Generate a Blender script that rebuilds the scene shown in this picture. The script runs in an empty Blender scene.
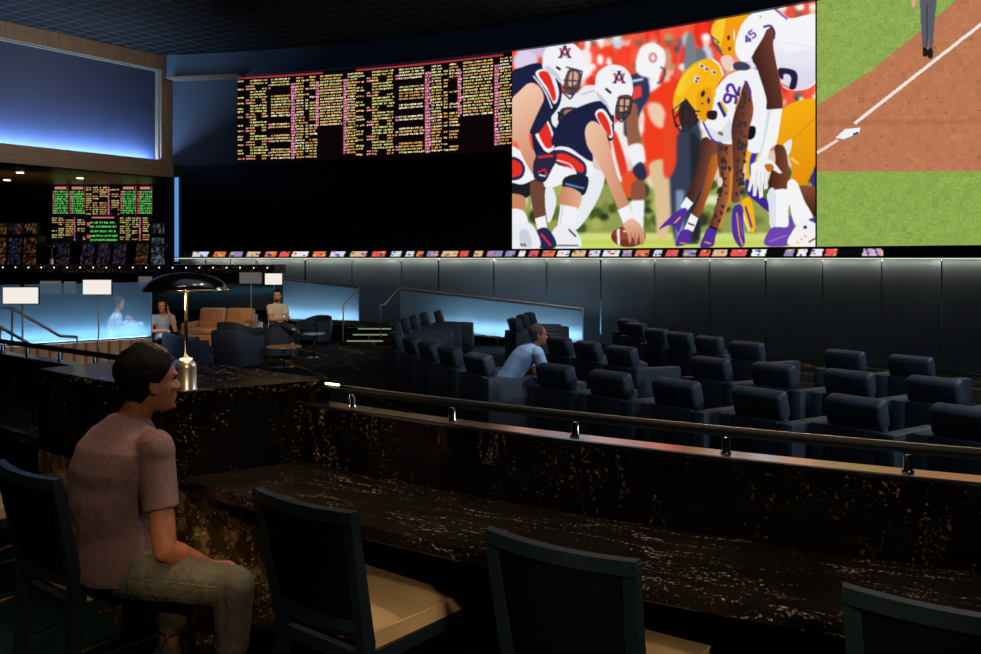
import bpy, bmesh, math, random
import numpy as np
from mathutils import Vector, Matrix, noise as mnoise

random.seed(7)
RNG = np.random.default_rng(11)
SC = bpy.context.scene
COL = SC.collection
PI = math.pi

# ------------------------------------------------------------------ camera frame
CAM_Z = 1.70
FPX = 981 * 30.0 / 36.0            # focal length in pixels of the 981 px frame
HOR = 258.0                        # horizon row


def P(px, py, Y):
    """photo pixel at depth Y -> place in the room"""
    return Vector(((px - 490.5) / FPX * Y, Y, CAM_Z - (py - HOR) / FPX * Y))


def GZ(px, py, z):
    """photo pixel on the level z -> place in the room"""
    Y = (CAM_Z - z) * FPX / (py - HOR)
    return P(px, py, Y)


cam = bpy.data.cameras.new('camera')
cam.sensor_width = 36.0
cam.lens = 30.0
cam.shift_y = -(327.0 - HOR) / 981.0
cam.clip_end = 200
camo = bpy.data.objects.new('camera', cam)
camo.location = (0, 0, CAM_Z)
camo.rotation_euler = (PI / 2, 0, 0)
COL.objects.link(camo)
SC.camera = camo

# ------------------------------------------------------------------ object helpers


def tag(o, label=None, cat=None, group=None, kind=None):
    if label:
        o['label'] = label
    if cat:
        o['category'] = cat
    if group:
        o['group'] = group
    if kind:
        o['kind'] = kind
    return o


def thing(name, label, cat, loc=(0, 0, 0), rz=0.0, group=None, kind=None):
    o = bpy.data.objects.new(name, None)
    o.empty_display_size = 0.1
    o.location = loc
    o.rotation_euler = (0, 0, rz)
    COL.objects.link(o)
    return tag(o, label, cat, group, kind)


def link_mesh(name, me, mat=None, parent=None, smooth=False, loc=None):
    o = bpy.data.objects.new(name, me)
    COL.objects.link(o)
    if mat is not None:
        me.materials.clear()
        me.materials.append(mat)
    if parent is not None:
        o.parent = parent
    if loc is not None:
        o.location = loc
    if smooth and len(me.polygons):
        me.polygons.foreach_set('use_smooth', [True] * len(me.polygons))
    return o


def bobj(name, bm, mat=None, parent=None, smooth=False, loc=None, auto=None):
    bmesh.ops.recalc_face_normals(bm, faces=bm.faces)
    me = bpy.data.meshes.new(name)
    bm.to_mesh(me)
    bm.free()
    o = link_mesh(name, me, mat, parent, smooth, loc)
    if auto is not None:
        shade_auto(me, auto)
    return o


def shade_auto(me, ang=35):
    me.polygons.foreach_set('use_smooth', [True] * len(me.polygons))
    try:
        me.set_sharp_from_angle(angle=math.radians(ang))
    except Exception:
        pass


def copy_tree(o, parent=None):
    c = o.copy()
    COL.objects.link(c)
    if parent is not None:
        c.parent = parent
    for ch in list(o.children):
        copy_tree(ch, c)
    return c


def B():
    return bmesh.new()


def add_box(bm, c, s, bevel=0.0, seg=2, rot=None, pivot=None, taper=None):
    """box centred at c with full size s; rot is a Matrix 3x3/4x4 about pivot (default c)"""
    r = bmesh.ops.create_cube(bm, size=1.0)
    vs = r['verts']
    for v in vs:
        v.co = Vector((v.co.x * s[0], v.co.y * s[1], v.co.z * s[2]))
        if taper and v.co.z > 0:
            v.co.x *= taper[0]
            v.co.y *= taper[1]
    if bevel > 0:
        es = list({e for v in vs for e in v.link_edges})
        g = bmesh.ops.bevel(bm, geom=es, offset=bevel, segments=seg, profile=0.5, affect='EDGES')
        vs = list({v for f in g['faces'] for v in f.verts} | {v for v in vs if v.is_valid})
        # collect the whole island
        seen = set(vs)
        st = list(vs)
        while st:
            v = st.pop()
            for e in v.link_edges:
                w = e.other_vert(v)
                if w not in seen:
                    seen.add(w)
                    st.append(w)
        vs = list(seen)
    c = Vector(c)
    for v in vs:
        v.co += c
    if rot is not None:
        p = Vector(pivot) if pivot is not None else c
        for v in vs:
            v.co = p + rot @ (v.co - p)
    return vs


def frame_of(d):
    d = d.normalized()
    a = Vector((0, 0, 1)) if abs(d.z) < 0.9 else Vector((1, 0, 0))
    u = d.cross(a).normalized()
    w = u.cross(d).normalized()
    return u, w


def add_tube(bm, pts, r, seg=12, caps=True):
    """tube along pts with radius r (number or list)"""
    pts = [Vector(p) for p in pts]
    n = len(pts)
    rs = r if isinstance(r, (list, tuple)) else [r] * n
    rings = []
    pu = None
    for i, p in enumerate(pts):
        if i == 0:
            d = pts[1] - pts[0]
        elif i == n - 1:
            d = pts[-1] - pts[-2]
        else:
            d = (pts[i + 1] - p).normalized() + (p - pts[i - 1]).normalized()
        d.normalize()
        if pu is None:
            u, w = frame_of(d)
        else:
            u = (pu - d * pu.dot(d)).normalized()
            w = d.cross(u).normalized()
        pu = u
        rings.append([bm.verts.new(p + (u * math.cos(a) + w * math.sin(a)) * rs[i])
                      for a in [2 * PI * k / seg for k in range(seg)]])
    for a, b in zip(rings[:-1], rings[1:]):
        for k in range(seg):
            bm.faces.new((a[k], a[(k + 1) % seg], b[(k + 1) % seg], b[k]))
    if caps:
        bm.faces.new(rings[0][::-1])
        bm.faces.new(rings[-1])
    return rings


def add_lathe(bm, prof, c=(0, 0, 0), seg=28, close=False):
    """profile list of (radius, z) turned about the z axis at c"""
    c = Vector(c)
    rings = []
    for r, z in prof:
        if r < 1e-6:
            rings.append([bm.verts.new(c + Vector((0, 0, z)))])
        else:
            rings.append([bm.verts.new(c + Vector((r * math.cos(2 * PI * k / seg), r * math.sin(2 * PI * k / seg), z)))
                          for k in range(seg)])
    for a, b in zip(rings[:-1], rings[1:]):
        if len(a) == 1 and len(b) == 1:
            continue
        for k in range(seg):
            k2 = (k + 1) % seg
            if len(a) == 1:
                bm.faces.new((a[0], b[k2], b[k]))
            elif len(b) == 1:
                bm.faces.new((a[k], a[k2], b[0]))
            else:
                bm.faces.new((a[k], a[k2], b[k2], b[k]))
    return rings


def add_loft(bm, rings, cap0=True, cap1=True):
    """rings: list of lists of Vectors with the same count"""
    R = [[bm.verts.new(p) for p in ring] for ring in rings]
    n = len(R[0])
    for a, b in zip(R[:-1], R[1:]):
        for k in range(n):
            bm.faces.new((a[k], a[(k + 1) % n], b[(k + 1) % n], b[k]))
    if cap0:
        bm.faces.new(R[0][::-1])
    if cap1:
        bm.faces.new(R[-1])
    return R


def add_ell(bm, c, r, rot=None, u=16, v=12):
    res = bmesh.ops.create_uvsphere(bm, u_segments=u, v_segments=v, radius=1.0)
    c = Vector(c)
    for q in res['verts']:
        p = Vector((q.co.x * r[0], q.co.y * r[1], q.co.z * r[2]))
        if rot is not None:
            p = rot @ p
        q.co = c + p
    return res['verts']


def add_capsule(bm, p0, p1, r0, r1, seg=14):
    """tapered limb with round ends, closed"""
    p0 = Vector(p0)
    p1 = Vector(p1)
    d = (p1 - p0)
    L = d.length
    if L < 1e-6:
        return add_ell(bm, p0, (r0, r0, r0))
    d.normalize()
    pts, rs = [], []
    for a in (0.02, 25, 50, 70):
        pts.append(p0 - d * r0 * math.cos(math.radians(a)))
        rs.append(max(1e-3, r0 * math.sin(math.radians(max(a, 6)))))
    for t in (0, 0.25, 0.5, 0.75, 1.0):
        pts.append(p0 + d * L * t)
        rs.append(r0 + (r1 - r0) * t)
    for a in (70, 50, 25, 0.02):
        pts.append(p1 + d * r1 * math.cos(math.radians(a)))
        rs.append(max(1e-3, r1 * math.sin(math.radians(max(a, 6)))))
    add_tube(bm, pts, rs, seg)


def fused(bm, voxel, smooth=3, fac=0.5):
    """union of all closed shells in bm as one continuous skin"""
    bmesh.ops.recalc_face_normals(bm, faces=bm.faces)
    me = bpy.data.meshes.new('tmp')
    bm.to_mesh(me)
    bm.free()
    o = bpy.data.objects.new('tmp', me)
    COL.objects.link(o)
    m = o.modifiers.new('r', 'REMESH')
    m.mode = 'VOXEL'
    m.voxel_size = voxel
    if smooth:
        s = o.modifiers.new('s', 'SMOOTH')
        s.iterations = smooth
        s.factor = fac
    dg = bpy.context.evaluated_depsgraph_get()
    dg.update()
    out = bpy.data.meshes.new_from_object(o.evaluated_get(dg))
    bpy.data.objects.remove(o)
    bpy.data.meshes.remove(me)
    return out


def catmull(pts, n=8, closed=True):
    pts = [np.array(p, float) for p in pts]
    m = len(pts)
    out = []
    rng = range(m) if closed else range(m - 1)
    for i in rng:
        if closed:
            p0, p1, p2, p3 = pts[(i - 1) % m], pts[i], pts[(i + 1) % m], pts[(i + 2) % m]
        else:
            p0, p1, p2, p3 = pts[max(i - 1, 0)], pts[i], pts[i + 1], pts[min(i + 2, m - 1)]
        for k in range(n):
            t = k / n
            out.append(0.5 * ((2 * p1) + (-p0 + p2) * t + (2 * p0 - 5 * p1 + 4 * p2 - p3) * t * t + (-p0 + 3 * p1 - 3 * p2 + p3) * t ** 3))
    if not closed:
        out.append(pts[-1])
    return out


# ------------------------------------------------------------------ arcs (the bar bends about C)
BC = Vector((6.3, 13.46))


TH0 = 233.0      # left of here the bar runs on straight


def arc_pt(R, th, z):
    a = math.radians(max(th, TH0))
    if th < TH0:
        t = 12.0 * math.radians(TH0 - th)
        return Vector((BC.x + R * math.cos(a) + math.sin(a) * t, BC.y + R * math.sin(a) - math.cos(a) * t, z))
    return Vector((BC.x + R * math.cos(a), BC.y + R * math.sin(a), z))


def add_arc_box(bm, R0, R1, z0, z1, a0, a1, step=0.5, uv=None, bev=0.0):
    """curved block between two radii; UVs in metres: u along the arc, v across"""
    n = max(2, int(abs((a1(R1) if callable(a1) else a1) - (a0(R1) if callable(a0) else a0)) / step))
    uvl = bm.loops.layers.uv.verify()
    sec = [(R0, z0), (R1, z0), (R1, z1), (R0, z1)]
    if bev > 0:
        b = bev
        sec = [(R0 + b, z0), (R1 - b, z0), (R1, z0 + b), (R1, z1 - b), (R1 - b, z1), (R0 + b, z1), (R0, z1 - b), (R0, z0 + b)]
    per = [0.0]
    for i in range(len(sec)):
        q = sec[(i + 1) % len(sec)]
        per.append(per[-1] + math.hypot(q[0] - sec[i][0], q[1] - sec[i][1]))
    rings = []
    f0 = a0 if callable(a0) else (lambda R: a0)
    f1 = a1 if callable(a1) else (lambda R: a1)
    for i in range(n + 1):
        rings.append([bm.verts.new(arc_pt(R, f0(R) + (f1(R) - f0(R)) * i / n, z)) for R, z in sec])
    a0, a1 = f0(R1), f1(R1)
    m = len(sec)
    for i in range(n):
        u0 = math.radians(a0 + (a1 - a0) * i / n) * R1
        u1 = math.radians(a0 + (a1 - a0) * (i + 1) / n) * R1
        for k in range(m):
            f = bm.faces.new((rings[i][k], rings[i + 1][k], rings[i + 1][(k + 1) % m], rings[i][(k + 1) % m]))
            for lp, (u, v) in zip(f.loops, ((u0, per[k]), (u1, per[k]), (u1, per[k + 1]), (u0, per[k + 1]))):
                lp[uvl].uv = (u, v)
    for ring in (rings[0][::-1], rings[-1]):
        f = bm.faces.new(ring)
        for lp in f.loops:
            lp[uvl].uv = (math.hypot(lp.vert.co.x - BC.x, lp.vert.co.y - BC.y), lp.vert.co.z)


# ------------------------------------------------------------------ the big screen wall (arc about WC)
WC = Vector((-14.4, -7.9))
WR = 32.6


def wall_hit(px, R=WR):
    """angle on the wall arc where the ray through a photo column meets it"""
    k = (px - 490.5) / FPX
    # point (kY, Y): |.-WC| = R
    a = k * k + 1
    b = -2 * (k * WC.x + WC.y)
    c = WC.x ** 2 + WC.y ** 2 - R * R
    Y = (-b + math.sqrt(b * b - 4 * a * c)) / (2 * a)
    return math.degrees(math.atan2(Y - WC.y, k * Y - WC.x))


def wall_pt(th, z, inset=0.0):
    a = math.radians(th)
    return Vector((WC.x + (WR - inset) * math.cos(a), WC.y + (WR - inset) * math.sin(a), z))


def add_wall_box(bm, a0, a1, z0, z1, i0, i1, n=None):
    """curved slab on the screen wall, from inset i0 (back) to i1 (front)"""
    n = n or max(1, int(abs(a1 - a0) / 0.4))
    rings = []
    for i in range(n + 1):
        th = a0 + (a1 - a0) * i / n
        rings.append([wall_pt(th, z0, i0), wall_pt(th, z0, i1), wall_pt(th, z1, i1), wall_pt(th, z1, i0)])
    add_loft(bm, rings)
# ------------------------------------------------------------------ materials


def lin(c):
    c = c / 255.0
    return c / 12.92 if c <= 0.04045 else ((c + 0.055) / 1.055) ** 2.4


def rgb(r, g, b):
    return (lin(r), lin(g), lin(b), 1.0)


class NT:
    def __init__(self, name):
        self.m = bpy.data.materials.new(name)
        self.m.use_nodes = True
        self.t = self.m.node_tree
        self.t.nodes.clear()
        self.out = self.n('ShaderNodeOutputMaterial')

    def n(self, typ, **kw):
        nd = self.t.nodes.new(typ)
        for k, v in kw.items():
            setattr(nd, k, v)
        return nd

    def l(self, a, b):
        self.t.links.new(a, b)

    def mix(self, fac, a, b):
        m = self.n('ShaderNodeMix', data_type='RGBA')
        for s, v in ((m.inputs[0], fac), (m.inputs[6], a), (m.inputs[7], b)):
            if hasattr(v, 'is_output'):
                self.l(v, s)
            else:
                s.default_value = v
        return m.outputs[2]

    def math(self, op, a, b=None, c=None, clamp=False):
        m = self.n('ShaderNodeMath', operation=op, use_clamp=clamp)
        for s, v in zip(m.inputs, (a, b, c)):
            if v is None:
                continue
            if hasattr(v, 'is_output'):
                self.l(v, s)
            else:
                s.default_value = v
        return m.outputs[0]

    def ramp(self, fac, stops):
        r = self.n('ShaderNodeValToRGB')
        e = r.color_ramp.elements
        while len(e) < len(stops):
            e.new(0.5)
        for q, (p, c) in zip(e, stops):
            q.position = p
            q.color = c if len(c) == 4 else (*c, 1)
        self.l(fac, r.inputs[0])
        return r.outputs[0]

    def coords(self, kind='Object', scale=(1, 1, 1), rot=(0, 0, 0)):
        tc = self.n('ShaderNodeTexCoord')
        mp = self.n('ShaderNodeMapping')
        mp.inputs['Scale'].default_value = scale
        mp.inputs['Rotation'].default_value = rot
        self.l(tc.outputs[kind], mp.inputs[0])
        return mp.outputs[0]

    def noise(self, vec, scale, detail=4, rough=0.5, dist=0.0):
        nz = self.n('ShaderNodeTexNoise')
        nz.inputs['Scale'].default_value = scale
        nz.inputs['Detail'].default_value = detail
        nz.inputs['Roughness'].default_value = rough
        nz.inputs['Distortion'].default_value = dist
        self.l(vec, nz.inputs['Vector'])
        return nz.outputs[0]

    def bump(self, h, strength=0.2, dist=0.01):
        b = self.n('ShaderNodeBump')
        b.inputs['Strength'].default_value = strength
        b.inputs['Distance'].default_value = dist
        self.l(h, b.inputs['Height'])
        return b.outputs[0]

    def pbr(self, col, rough=0.5, metal=0.0, spec=0.5, normal=None, **kw):
        p = self.n('ShaderNodeBsdfPrincipled')
        for key, v in (('Base Color', col), ('Roughness', rough), ('Metallic', metal), ('Specular IOR Level', spec)):
            s = p.inputs[key]
            if hasattr(v, 'is_output'):
                self.l(v, s)
            else:
                s.default_value = v
        for k, v in kw.items():
            s = p.inputs[k.replace('_', ' ')]
            if hasattr(v, 'is_output'):
                self.l(v, s)
            else:
                s.default_value = v
        if normal is not None:
            self.l(normal, p.inputs['Normal'])
        self.l(p.outputs[0], self.out.inputs[0])
        return p


def mat_plain(name, col, rough=0.5, metal=0.0, spec=0.5, var=0.12, nscale=30.0, bump=0.0, bscale=200.0):
    t = NT(name)
    v = t.coords()
    nz = t.noise(v, nscale, 3)
    a = tuple(min(1, c * (1 - var)) for c in col[:3]) + (1,)
    b = tuple(min(1, c * (1 + var)) for c in col[:3]) + (1,)
    c = t.ramp(nz, [(0.3, a), (0.7, b)])
    nrm = None
    if bump > 0:
        nrm = t.bump(t.noise(v, bscale, 2), bump, 0.005)
    t.pbr(c, rough, metal, spec, nrm)
    return t.m


def mat_emit(name, col, strength, sampled=True):
    t = NT(name)
    e = t.n('ShaderNodeEmission')
    e.inputs[0].default_value = col
    e.inputs[1].default_value = strength
    t.l(e.outputs[0], t.out.inputs[0])
    if not sampled:
        t.m.cycles.emission_sampling = 'NONE'
    return t.m


def mat_screen(name, strength, sampled=True):
    t = NT(name)
    at = t.n('ShaderNodeAttribute', attribute_name='Col')
    e = t.n('ShaderNodeEmission')
    t.l(at.outputs['Color'], e.inputs[0])
    e.inputs[1].default_value = strength
    t.l(e.outputs[0], t.out.inputs[0])
    if not sampled:
        t.m.cycles.emission_sampling = 'NONE'
    return t.m


def mat_marble(name, su, sv, dens=1.0, gold=False, rough=0.09):
    """polished black marble: sparse jagged tan veins broken into flecks, running along the smaller scale"""
    t = NT(name)
    iso = t.coords('UV', (1, 1, 1))
    v0 = t.coords('UV', (su, sv, 1))
    jag = t.n('ShaderNodeTexNoise')
    jag.inputs['Scale'].default_value = 38.0
    jag.inputs['Detail'].default_value = 3
    t.l(iso, jag.inputs['Vector'])
    ja = t.n('ShaderNodeVectorMath', operation='MULTIPLY_ADD')
    t.l(jag.outputs['Color'], ja.inputs[0])
    ja.inputs[1].default_value = (0.16, 0.16, 0.0)
    t.l(v0, ja.inputs[2])
    v = ja.outputs[0]

    def line(scale, wid):
        n = t.noise(v, scale, 2, 0.5, 0.3)
        return t.math('SUBTRACT', 1.0, t.math('MULTIPLY', t.math('ABSOLUTE', t.math('SUBTRACT', n, 0.5)), wid), clamp=True)

    def over(n, lo, k):
        return t.math('MULTIPLY', t.math('SUBTRACT', n, lo), k, clamp=True)
    m1 = over(t.noise(iso, 1.5, 2), 0.50 - 0.07 * (dens - 1), 7.0)
    m2 = over(t.noise(iso, 2.3, 2), 0.52 - 0.07 * (dens - 1), 7.0)
    f1 = over(t.noise(iso, 70, 3, 0.7), 0.50, 8.0)
    f2 = over(t.noise(iso, 62, 3, 0.65), 0.57, 9.0)
    k = t.math('MULTIPLY', t.math('MULTIPLY', line(2.2, 46.0), m1), f1)
    k2 = t.math('MULTIPLY', t.math('MULTIPLY', line(5.0, 19.0), m2), f2)
    k = t.math('MAXIMUM', k, k2)
    base, vc = ((60, 42, 20), (255, 214, 140)) if gold else ((22, 18, 15), (255, 226, 188))
    if name.endswith('_top'):
        base = (36, 31, 25)  # lighter countertop base: its brown sheen is put into the colour
    base, vc = rgb(*base), rgb(*vc)
    cloud = t.ramp(t.noise(iso, 2.0, 4), [(0.35, tuple(c * 0.5 for c in base[:3]) + (1,)), (0.7, tuple(c * 1.6 for c in base[:3]) + (1,))])
    if gold:
        g = over(t.noise(v, 5.0, 6, 0.7), 0.50, 5.0)
        cloud = t.mix(t.math('MULTIPLY', g, 0.4), cloud, vc)
    t.pbr(t.mix(k, cloud, vc), rough, 0.0, 0.5)
    return t.m


def mat_wood(name, c0, c1, scale=(6, 6, 0.5), rough=0.4, spec=0.4):
    t = NT(name)
    v = t.coords('Object', scale)
    n = t.noise(v, 3.0, 6, 0.6, 0.4)
    n2 = t.noise(v, 14.0, 4, 0.6)
    f = t.math('ADD', t.math('MULTIPLY', n, 0.65), t.math('MULTIPLY', n2, 0.35))
    t.pbr(t.ramp(f, [(0.35, c0), (0.65, c1)]), rough, 0.0, spec)
    return t.m


def mat_glass_frost(name, tint, clear=0.35):
    t = NT(name)
    tr = t.n('ShaderNodeBsdfTransparent')
    tr.inputs[0].default_value = (0.85, 0.93, 1, 1)
    tl = t.n('ShaderNodeBsdfTranslucent')
    tl.inputs[0].default_value = tint
    df = t.n('ShaderNodeBsdfDiffuse')
    df.inputs[0].default_value = tint
    gl = t.n('ShaderNodeBsdfGlossy')
    gl.inputs['Roughness'].default_value = 0.05
    m0 = t.n('ShaderNodeMixShader')
    m0.inputs[0].default_value = 0.3
    t.l(tl.outputs[0], m0.inputs[1])
    t.l(df.outputs[0], m0.inputs[2])
    m1 = t.n('ShaderNodeMixShader')
    m1.inputs[0].default_value = clear
    t.l(m0.outputs[0], m1.inputs[1])
    t.l(tr.outputs[0], m1.inputs[2])
    fr = t.n('ShaderNodeFresnel')
    fr.inputs[0].default_value = 1.3
    m2 = t.n('ShaderNodeMixShader')
    t.l(fr.outputs[0], m2.inputs[0])
    t.l(m1.outputs[0], m2.inputs[1])
    t.l(gl.outputs[0], m2.inputs[2])
    t.l(m2.outputs[0], t.out.inputs[0])
    return t.m


M = {}
M['black'] = mat_plain('black_paint', rgb(10, 11, 13), 0.55)
M['black_gloss'] = mat_plain('black_gloss', rgb(7, 7, 8), 0.25)
M['chrome'] = mat_plain('polished_chrome', (0.75, 0.75, 0.78), 0.12, 1.0, var=0.03)
M['steel'] = mat_plain('brushed_steel', (0.55, 0.53, 0.5), 0.28, 1.0, var=0.06)
M['bronze'] = mat_plain('warm_bronze', (0.80, 0.64, 0.48), 0.38, 0.8, var=0.08)
M['brass'] = mat_plain('pale_brass', (0.72, 0.58, 0.38), 0.18, 1.0, var=0.04)
M['rail_black'] = mat_plain('black_rail', rgb(5, 5, 5), 0.55, 0.0)
M['marble_up'] = mat_marble('black_marble_upright', 3.4, 0.8, 1.3)
M['marble_top'] = mat_marble('black_marble_top', 0.9, 4.6, 1.6)
M['marble_pillar'] = mat_marble('black_marble_pillar', 3.2, 1.0, 1.2)
M['marble_gold'] = mat_marble('gold_veined_marble', 3.2, 1.6, 2.6, gold=True, rough=0.2)  # gold veins, with warm light on the lower block lifted into the colour
M['marble_far'] = mat_marble('black_granite', 3.0, 3.0, 3.0)
M['ledge_metal'] = mat_plain('polished_ledge_cap', (0.62, 0.58, 0.54), 0.2, 1.0, var=0.05)
M['wood_dark'] = mat_wood('dark_walnut', rgb(22, 12, 7), rgb(48, 27, 16), (9, 9, 0.6))
M['wood_frame'] = mat_wood('grey_brown_oak', rgb(74, 60, 50), rgb(112, 92, 76), (7, 7, 0.5), 0.5)
M['wood_beam'] = mat_wood('brown_oak_beam', rgb(72, 56, 42), rgb(106, 84, 62), (0.7, 0.7, 9), 0.5)
M['soffit'] = mat_wood('golden_oak_soffit', rgb(84, 62, 36), rgb(120, 90, 54), (0.6, 3, 3), 0.4)
M['navy_wall'] = mat_plain('navy_wall_paint', rgb(16, 34, 66), 0.7, nscale=2)
M['navy_dark'] = mat_plain('dark_navy_panel', rgb(30, 46, 62), 0.6, nscale=2)
M['panel'] = mat_plain('slate_wall_panel', rgb(100, 104, 110), 0.62, nscale=1.5, var=0.1)
M['fascia'] = mat_plain('dark_navy_fascia', rgb(44, 64, 80), 0.6, nscale=1)
M['recliner'] = mat_plain('dark_slate_leather', rgb(60, 68, 78), 0.55, spec=0.35, nscale=8, var=0.2, bump=0.12, bscale=140)
M['recliner_dark'] = mat_plain('dark_leather_shell', rgb(40, 46, 54), 0.55, spec=0.35, nscale=6, var=0.2)
M['tub'] = mat_plain('navy_upholstery', rgb(26, 38, 58), 0.75, nscale=10, var=0.2)
M['tan'] = mat_plain('tan_leather', rgb(224, 184, 130), 0.45, nscale=6, var=0.14, bump=0.05, bscale=300)
M['tan_sofa'] = mat_plain('worn_tan_sofa_leather', rgb(176, 128, 88), 0.45, nscale=6, var=0.16)
M['tan_booth'] = mat_plain('tan_booth_leather', rgb(190, 150, 112), 0.5, nscale=6, var=0.1)
M['teal_frame'] = mat_plain('dark_teal_lacquer', rgb(30, 44, 50), 0.38, nscale=12, var=0.15)
M['seatback'] = mat_plain('black_upholstery', rgb(9, 9, 10), 0.8, spec=0.15, nscale=40)
M['table_wood'] = mat_plain('tan_table_top', rgb(150, 118, 88), 0.35, nscale=8)
M['table_blue'] = mat_plain('pale_blue_table_top', rgb(120, 150, 170), 0.25, nscale=8)
M['blue_glass'] = mat_glass_frost('blue_lit_frosted_glass', (0.55, 0.8, 0.95, 1), 0.62)
M['ramp_glass'] = mat_glass_frost('lit_balustrade_glass', (0.55, 0.75, 0.88, 1), 0.46)
M['white_lit'] = mat_emit('white_lit_panel', (1.0, 0.93, 0.86, 1), 0.9)
M['white_dim'] = mat_emit('dim_grey_panel', (0.9, 0.87, 0.83, 1), 0.11)
M['led_warm'] = mat_emit('warm_led', (1, 0.78, 0.45, 1), 6.0)
M['led_step'] = mat_emit('step_led', (0.72, 0.85, 0.55, 1), 0.30)
M['led_blue'] = mat_emit('blue_led_line', (0.16, 0.40, 0.85, 1), 0.75)
M['led_cyan'] = mat_emit('cyan_led_line', (0.25, 0.7, 0.85, 1), 0.14)
M['led_ring'] = mat_emit('lamp_glow_ring', (1, 0.8, 0.5, 1), 2.2)
M['stalk'] = mat_plain('pale_grey_metal', rgb(176, 176, 172), 0.4, 0.3)
M['bulb'] = mat_emit('small_white_bulb', (1, 0.95, 0.88, 1), 3.5)


def mat_carpet(name, base, c1, c2, line, rot=0.6, scale=1.0, lw=0.02):
    t = NT(name)
    v = t.coords('Object', (scale, scale, scale), (0, 0, rot))
    n = t.noise(v, 260, 2, 0.6)
    patch = t.noise(v, 0.9, 3, 0.5, 0.8)
    c = t.mix(t.math('MULTIPLY', t.math('SUBTRACT', patch, 0.42), 5.0, clamp=True), base, c1)
    p2 = t.noise(v, 1.7, 2, 0.5, 1.4)
    c = t.mix(t.math('MULTIPLY', t.math('SUBTRACT', p2, 0.58), 9.0, clamp=True), c, c2)
    sx = t.n('ShaderNodeSeparateXYZ')
    t.l(v, sx.inputs[0])
    wob = t.math('MULTIPLY', t.noise(v, 0.5, 2), 0.8)
    fr = t.math('FRACT', t.math('MULTIPLY', t.math('ADD', sx.outputs[0], wob), 1.15))
    ln = t.math('LESS_THAN', t.math('ABSOLUTE', t.math('SUBTRACT', fr, 0.5)), lw)
    gate = t.math('GREATER_THAN', t.noise(v, 0.8, 2), 0.44)
    c = t.mix(t.math('MULTIPLY', ln, gate), c, line)
    c = t.mix(t.math('MULTIPLY', n, 0.55), c, (0.002, 0.002, 0.002, 1))
    t.pbr(c, 0.95, 0, 0.1, t.bump(n, 0.4, 0.01))
    return t.m


M['carpet_up'] = mat_carpet('green_patterned_carpet', rgb(20, 40, 36), rgb(34, 66, 56), rgb(14, 26, 26), rgb(190, 140, 60))
M['carpet_low'] = mat_carpet('dark_patterned_carpet', rgb(12, 16, 16), rgb(30, 38, 26), rgb(92, 78, 30), rgb(150, 110, 40), -0.5, 1.0, 0.03)


def mat_ceiling():
    t = NT('black_open_grid_ceiling')
    v = t.coords('Object', (1, 1, 1), (0, 0, 0.5))
    sx = t.n('ShaderNodeSeparateXYZ')
    t.l(v, sx.inputs[0])
    a = t.math('ABSOLUTE', t.math('SUBTRACT', t.math('FRACT', t.math('MULTIPLY', sx.outputs[0], 2.6)), 0.5))
    b = t.math('ABSOLUTE', t.math('SUBTRACT', t.math('FRACT', t.math('MULTIPLY', sx.outputs[1], 2.6)), 0.5))
    g = t.math('GREATER_THAN', t.math('MAXIMUM', a, b), 0.45)
    pn = t.noise(v, 0.35, 2)
    lc = t.ramp(pn, [(0.35, rgb(30, 40, 46)), (0.65, rgb(48, 50, 50))])
    c = t.mix(g, rgb(4, 5, 6), lc)
    t.pbr(c, 0.8, 0, 0.1)
    return t.m


M['ceiling'] = mat_ceiling()


def mat_shirt(name, a, b, scale=180, bump=0.25):
    """heathered knit with soft folds"""
    t = NT(name)
    v = t.coords()
    n = t.noise(v, scale, 3, 0.7)
    fold = t.noise(t.coords('Object', (3, 3, 2.6), (0.3, 0.5, 0.2)), 1.5, 2, 0.5, 0.6)
    t.pbr(t.ramp(n, [(0.35, a), (0.62, b)]), 0.9, 0, 0.15, t.bump(fold, bump, 0.08))
    return t.m


def mat_skin(name, col):
    t = NT(name)
    v = t.coords()
    n = t.noise(v, 30, 4)
    a = tuple(c * 0.8 for c in col[:3]) + (1,)
    b = tuple(min(1, c * 1.12) for c in col[:3]) + (1,)
    t.pbr(t.ramp(n, [(0.3, a), (0.7, b)]), 0.5, 0, 0.35, t.bump(t.noise(v, 220, 2), 0.06, 0.002))
    return t.m


def mat_hair(name, col):
    t = NT(name)
    v = t.coords('Object', (140, 140, 26))
    n = t.noise(v, 1.0, 5, 0.6, 0.6)
    a = tuple(c * 0.45 for c in col[:3]) + (1,)
    b = tuple(min(1, c * 1.5) for c in col[:3]) + (1,)
    t.pbr(t.ramp(n, [(0.35, a), (0.7, b)]), 0.6, 0, 0.12, t.bump(n, 0.6, 0.01))
    return t.m
# ------------------------------------------------------------------ pictures shown by the LED screens (drawn as vector shapes)


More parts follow.
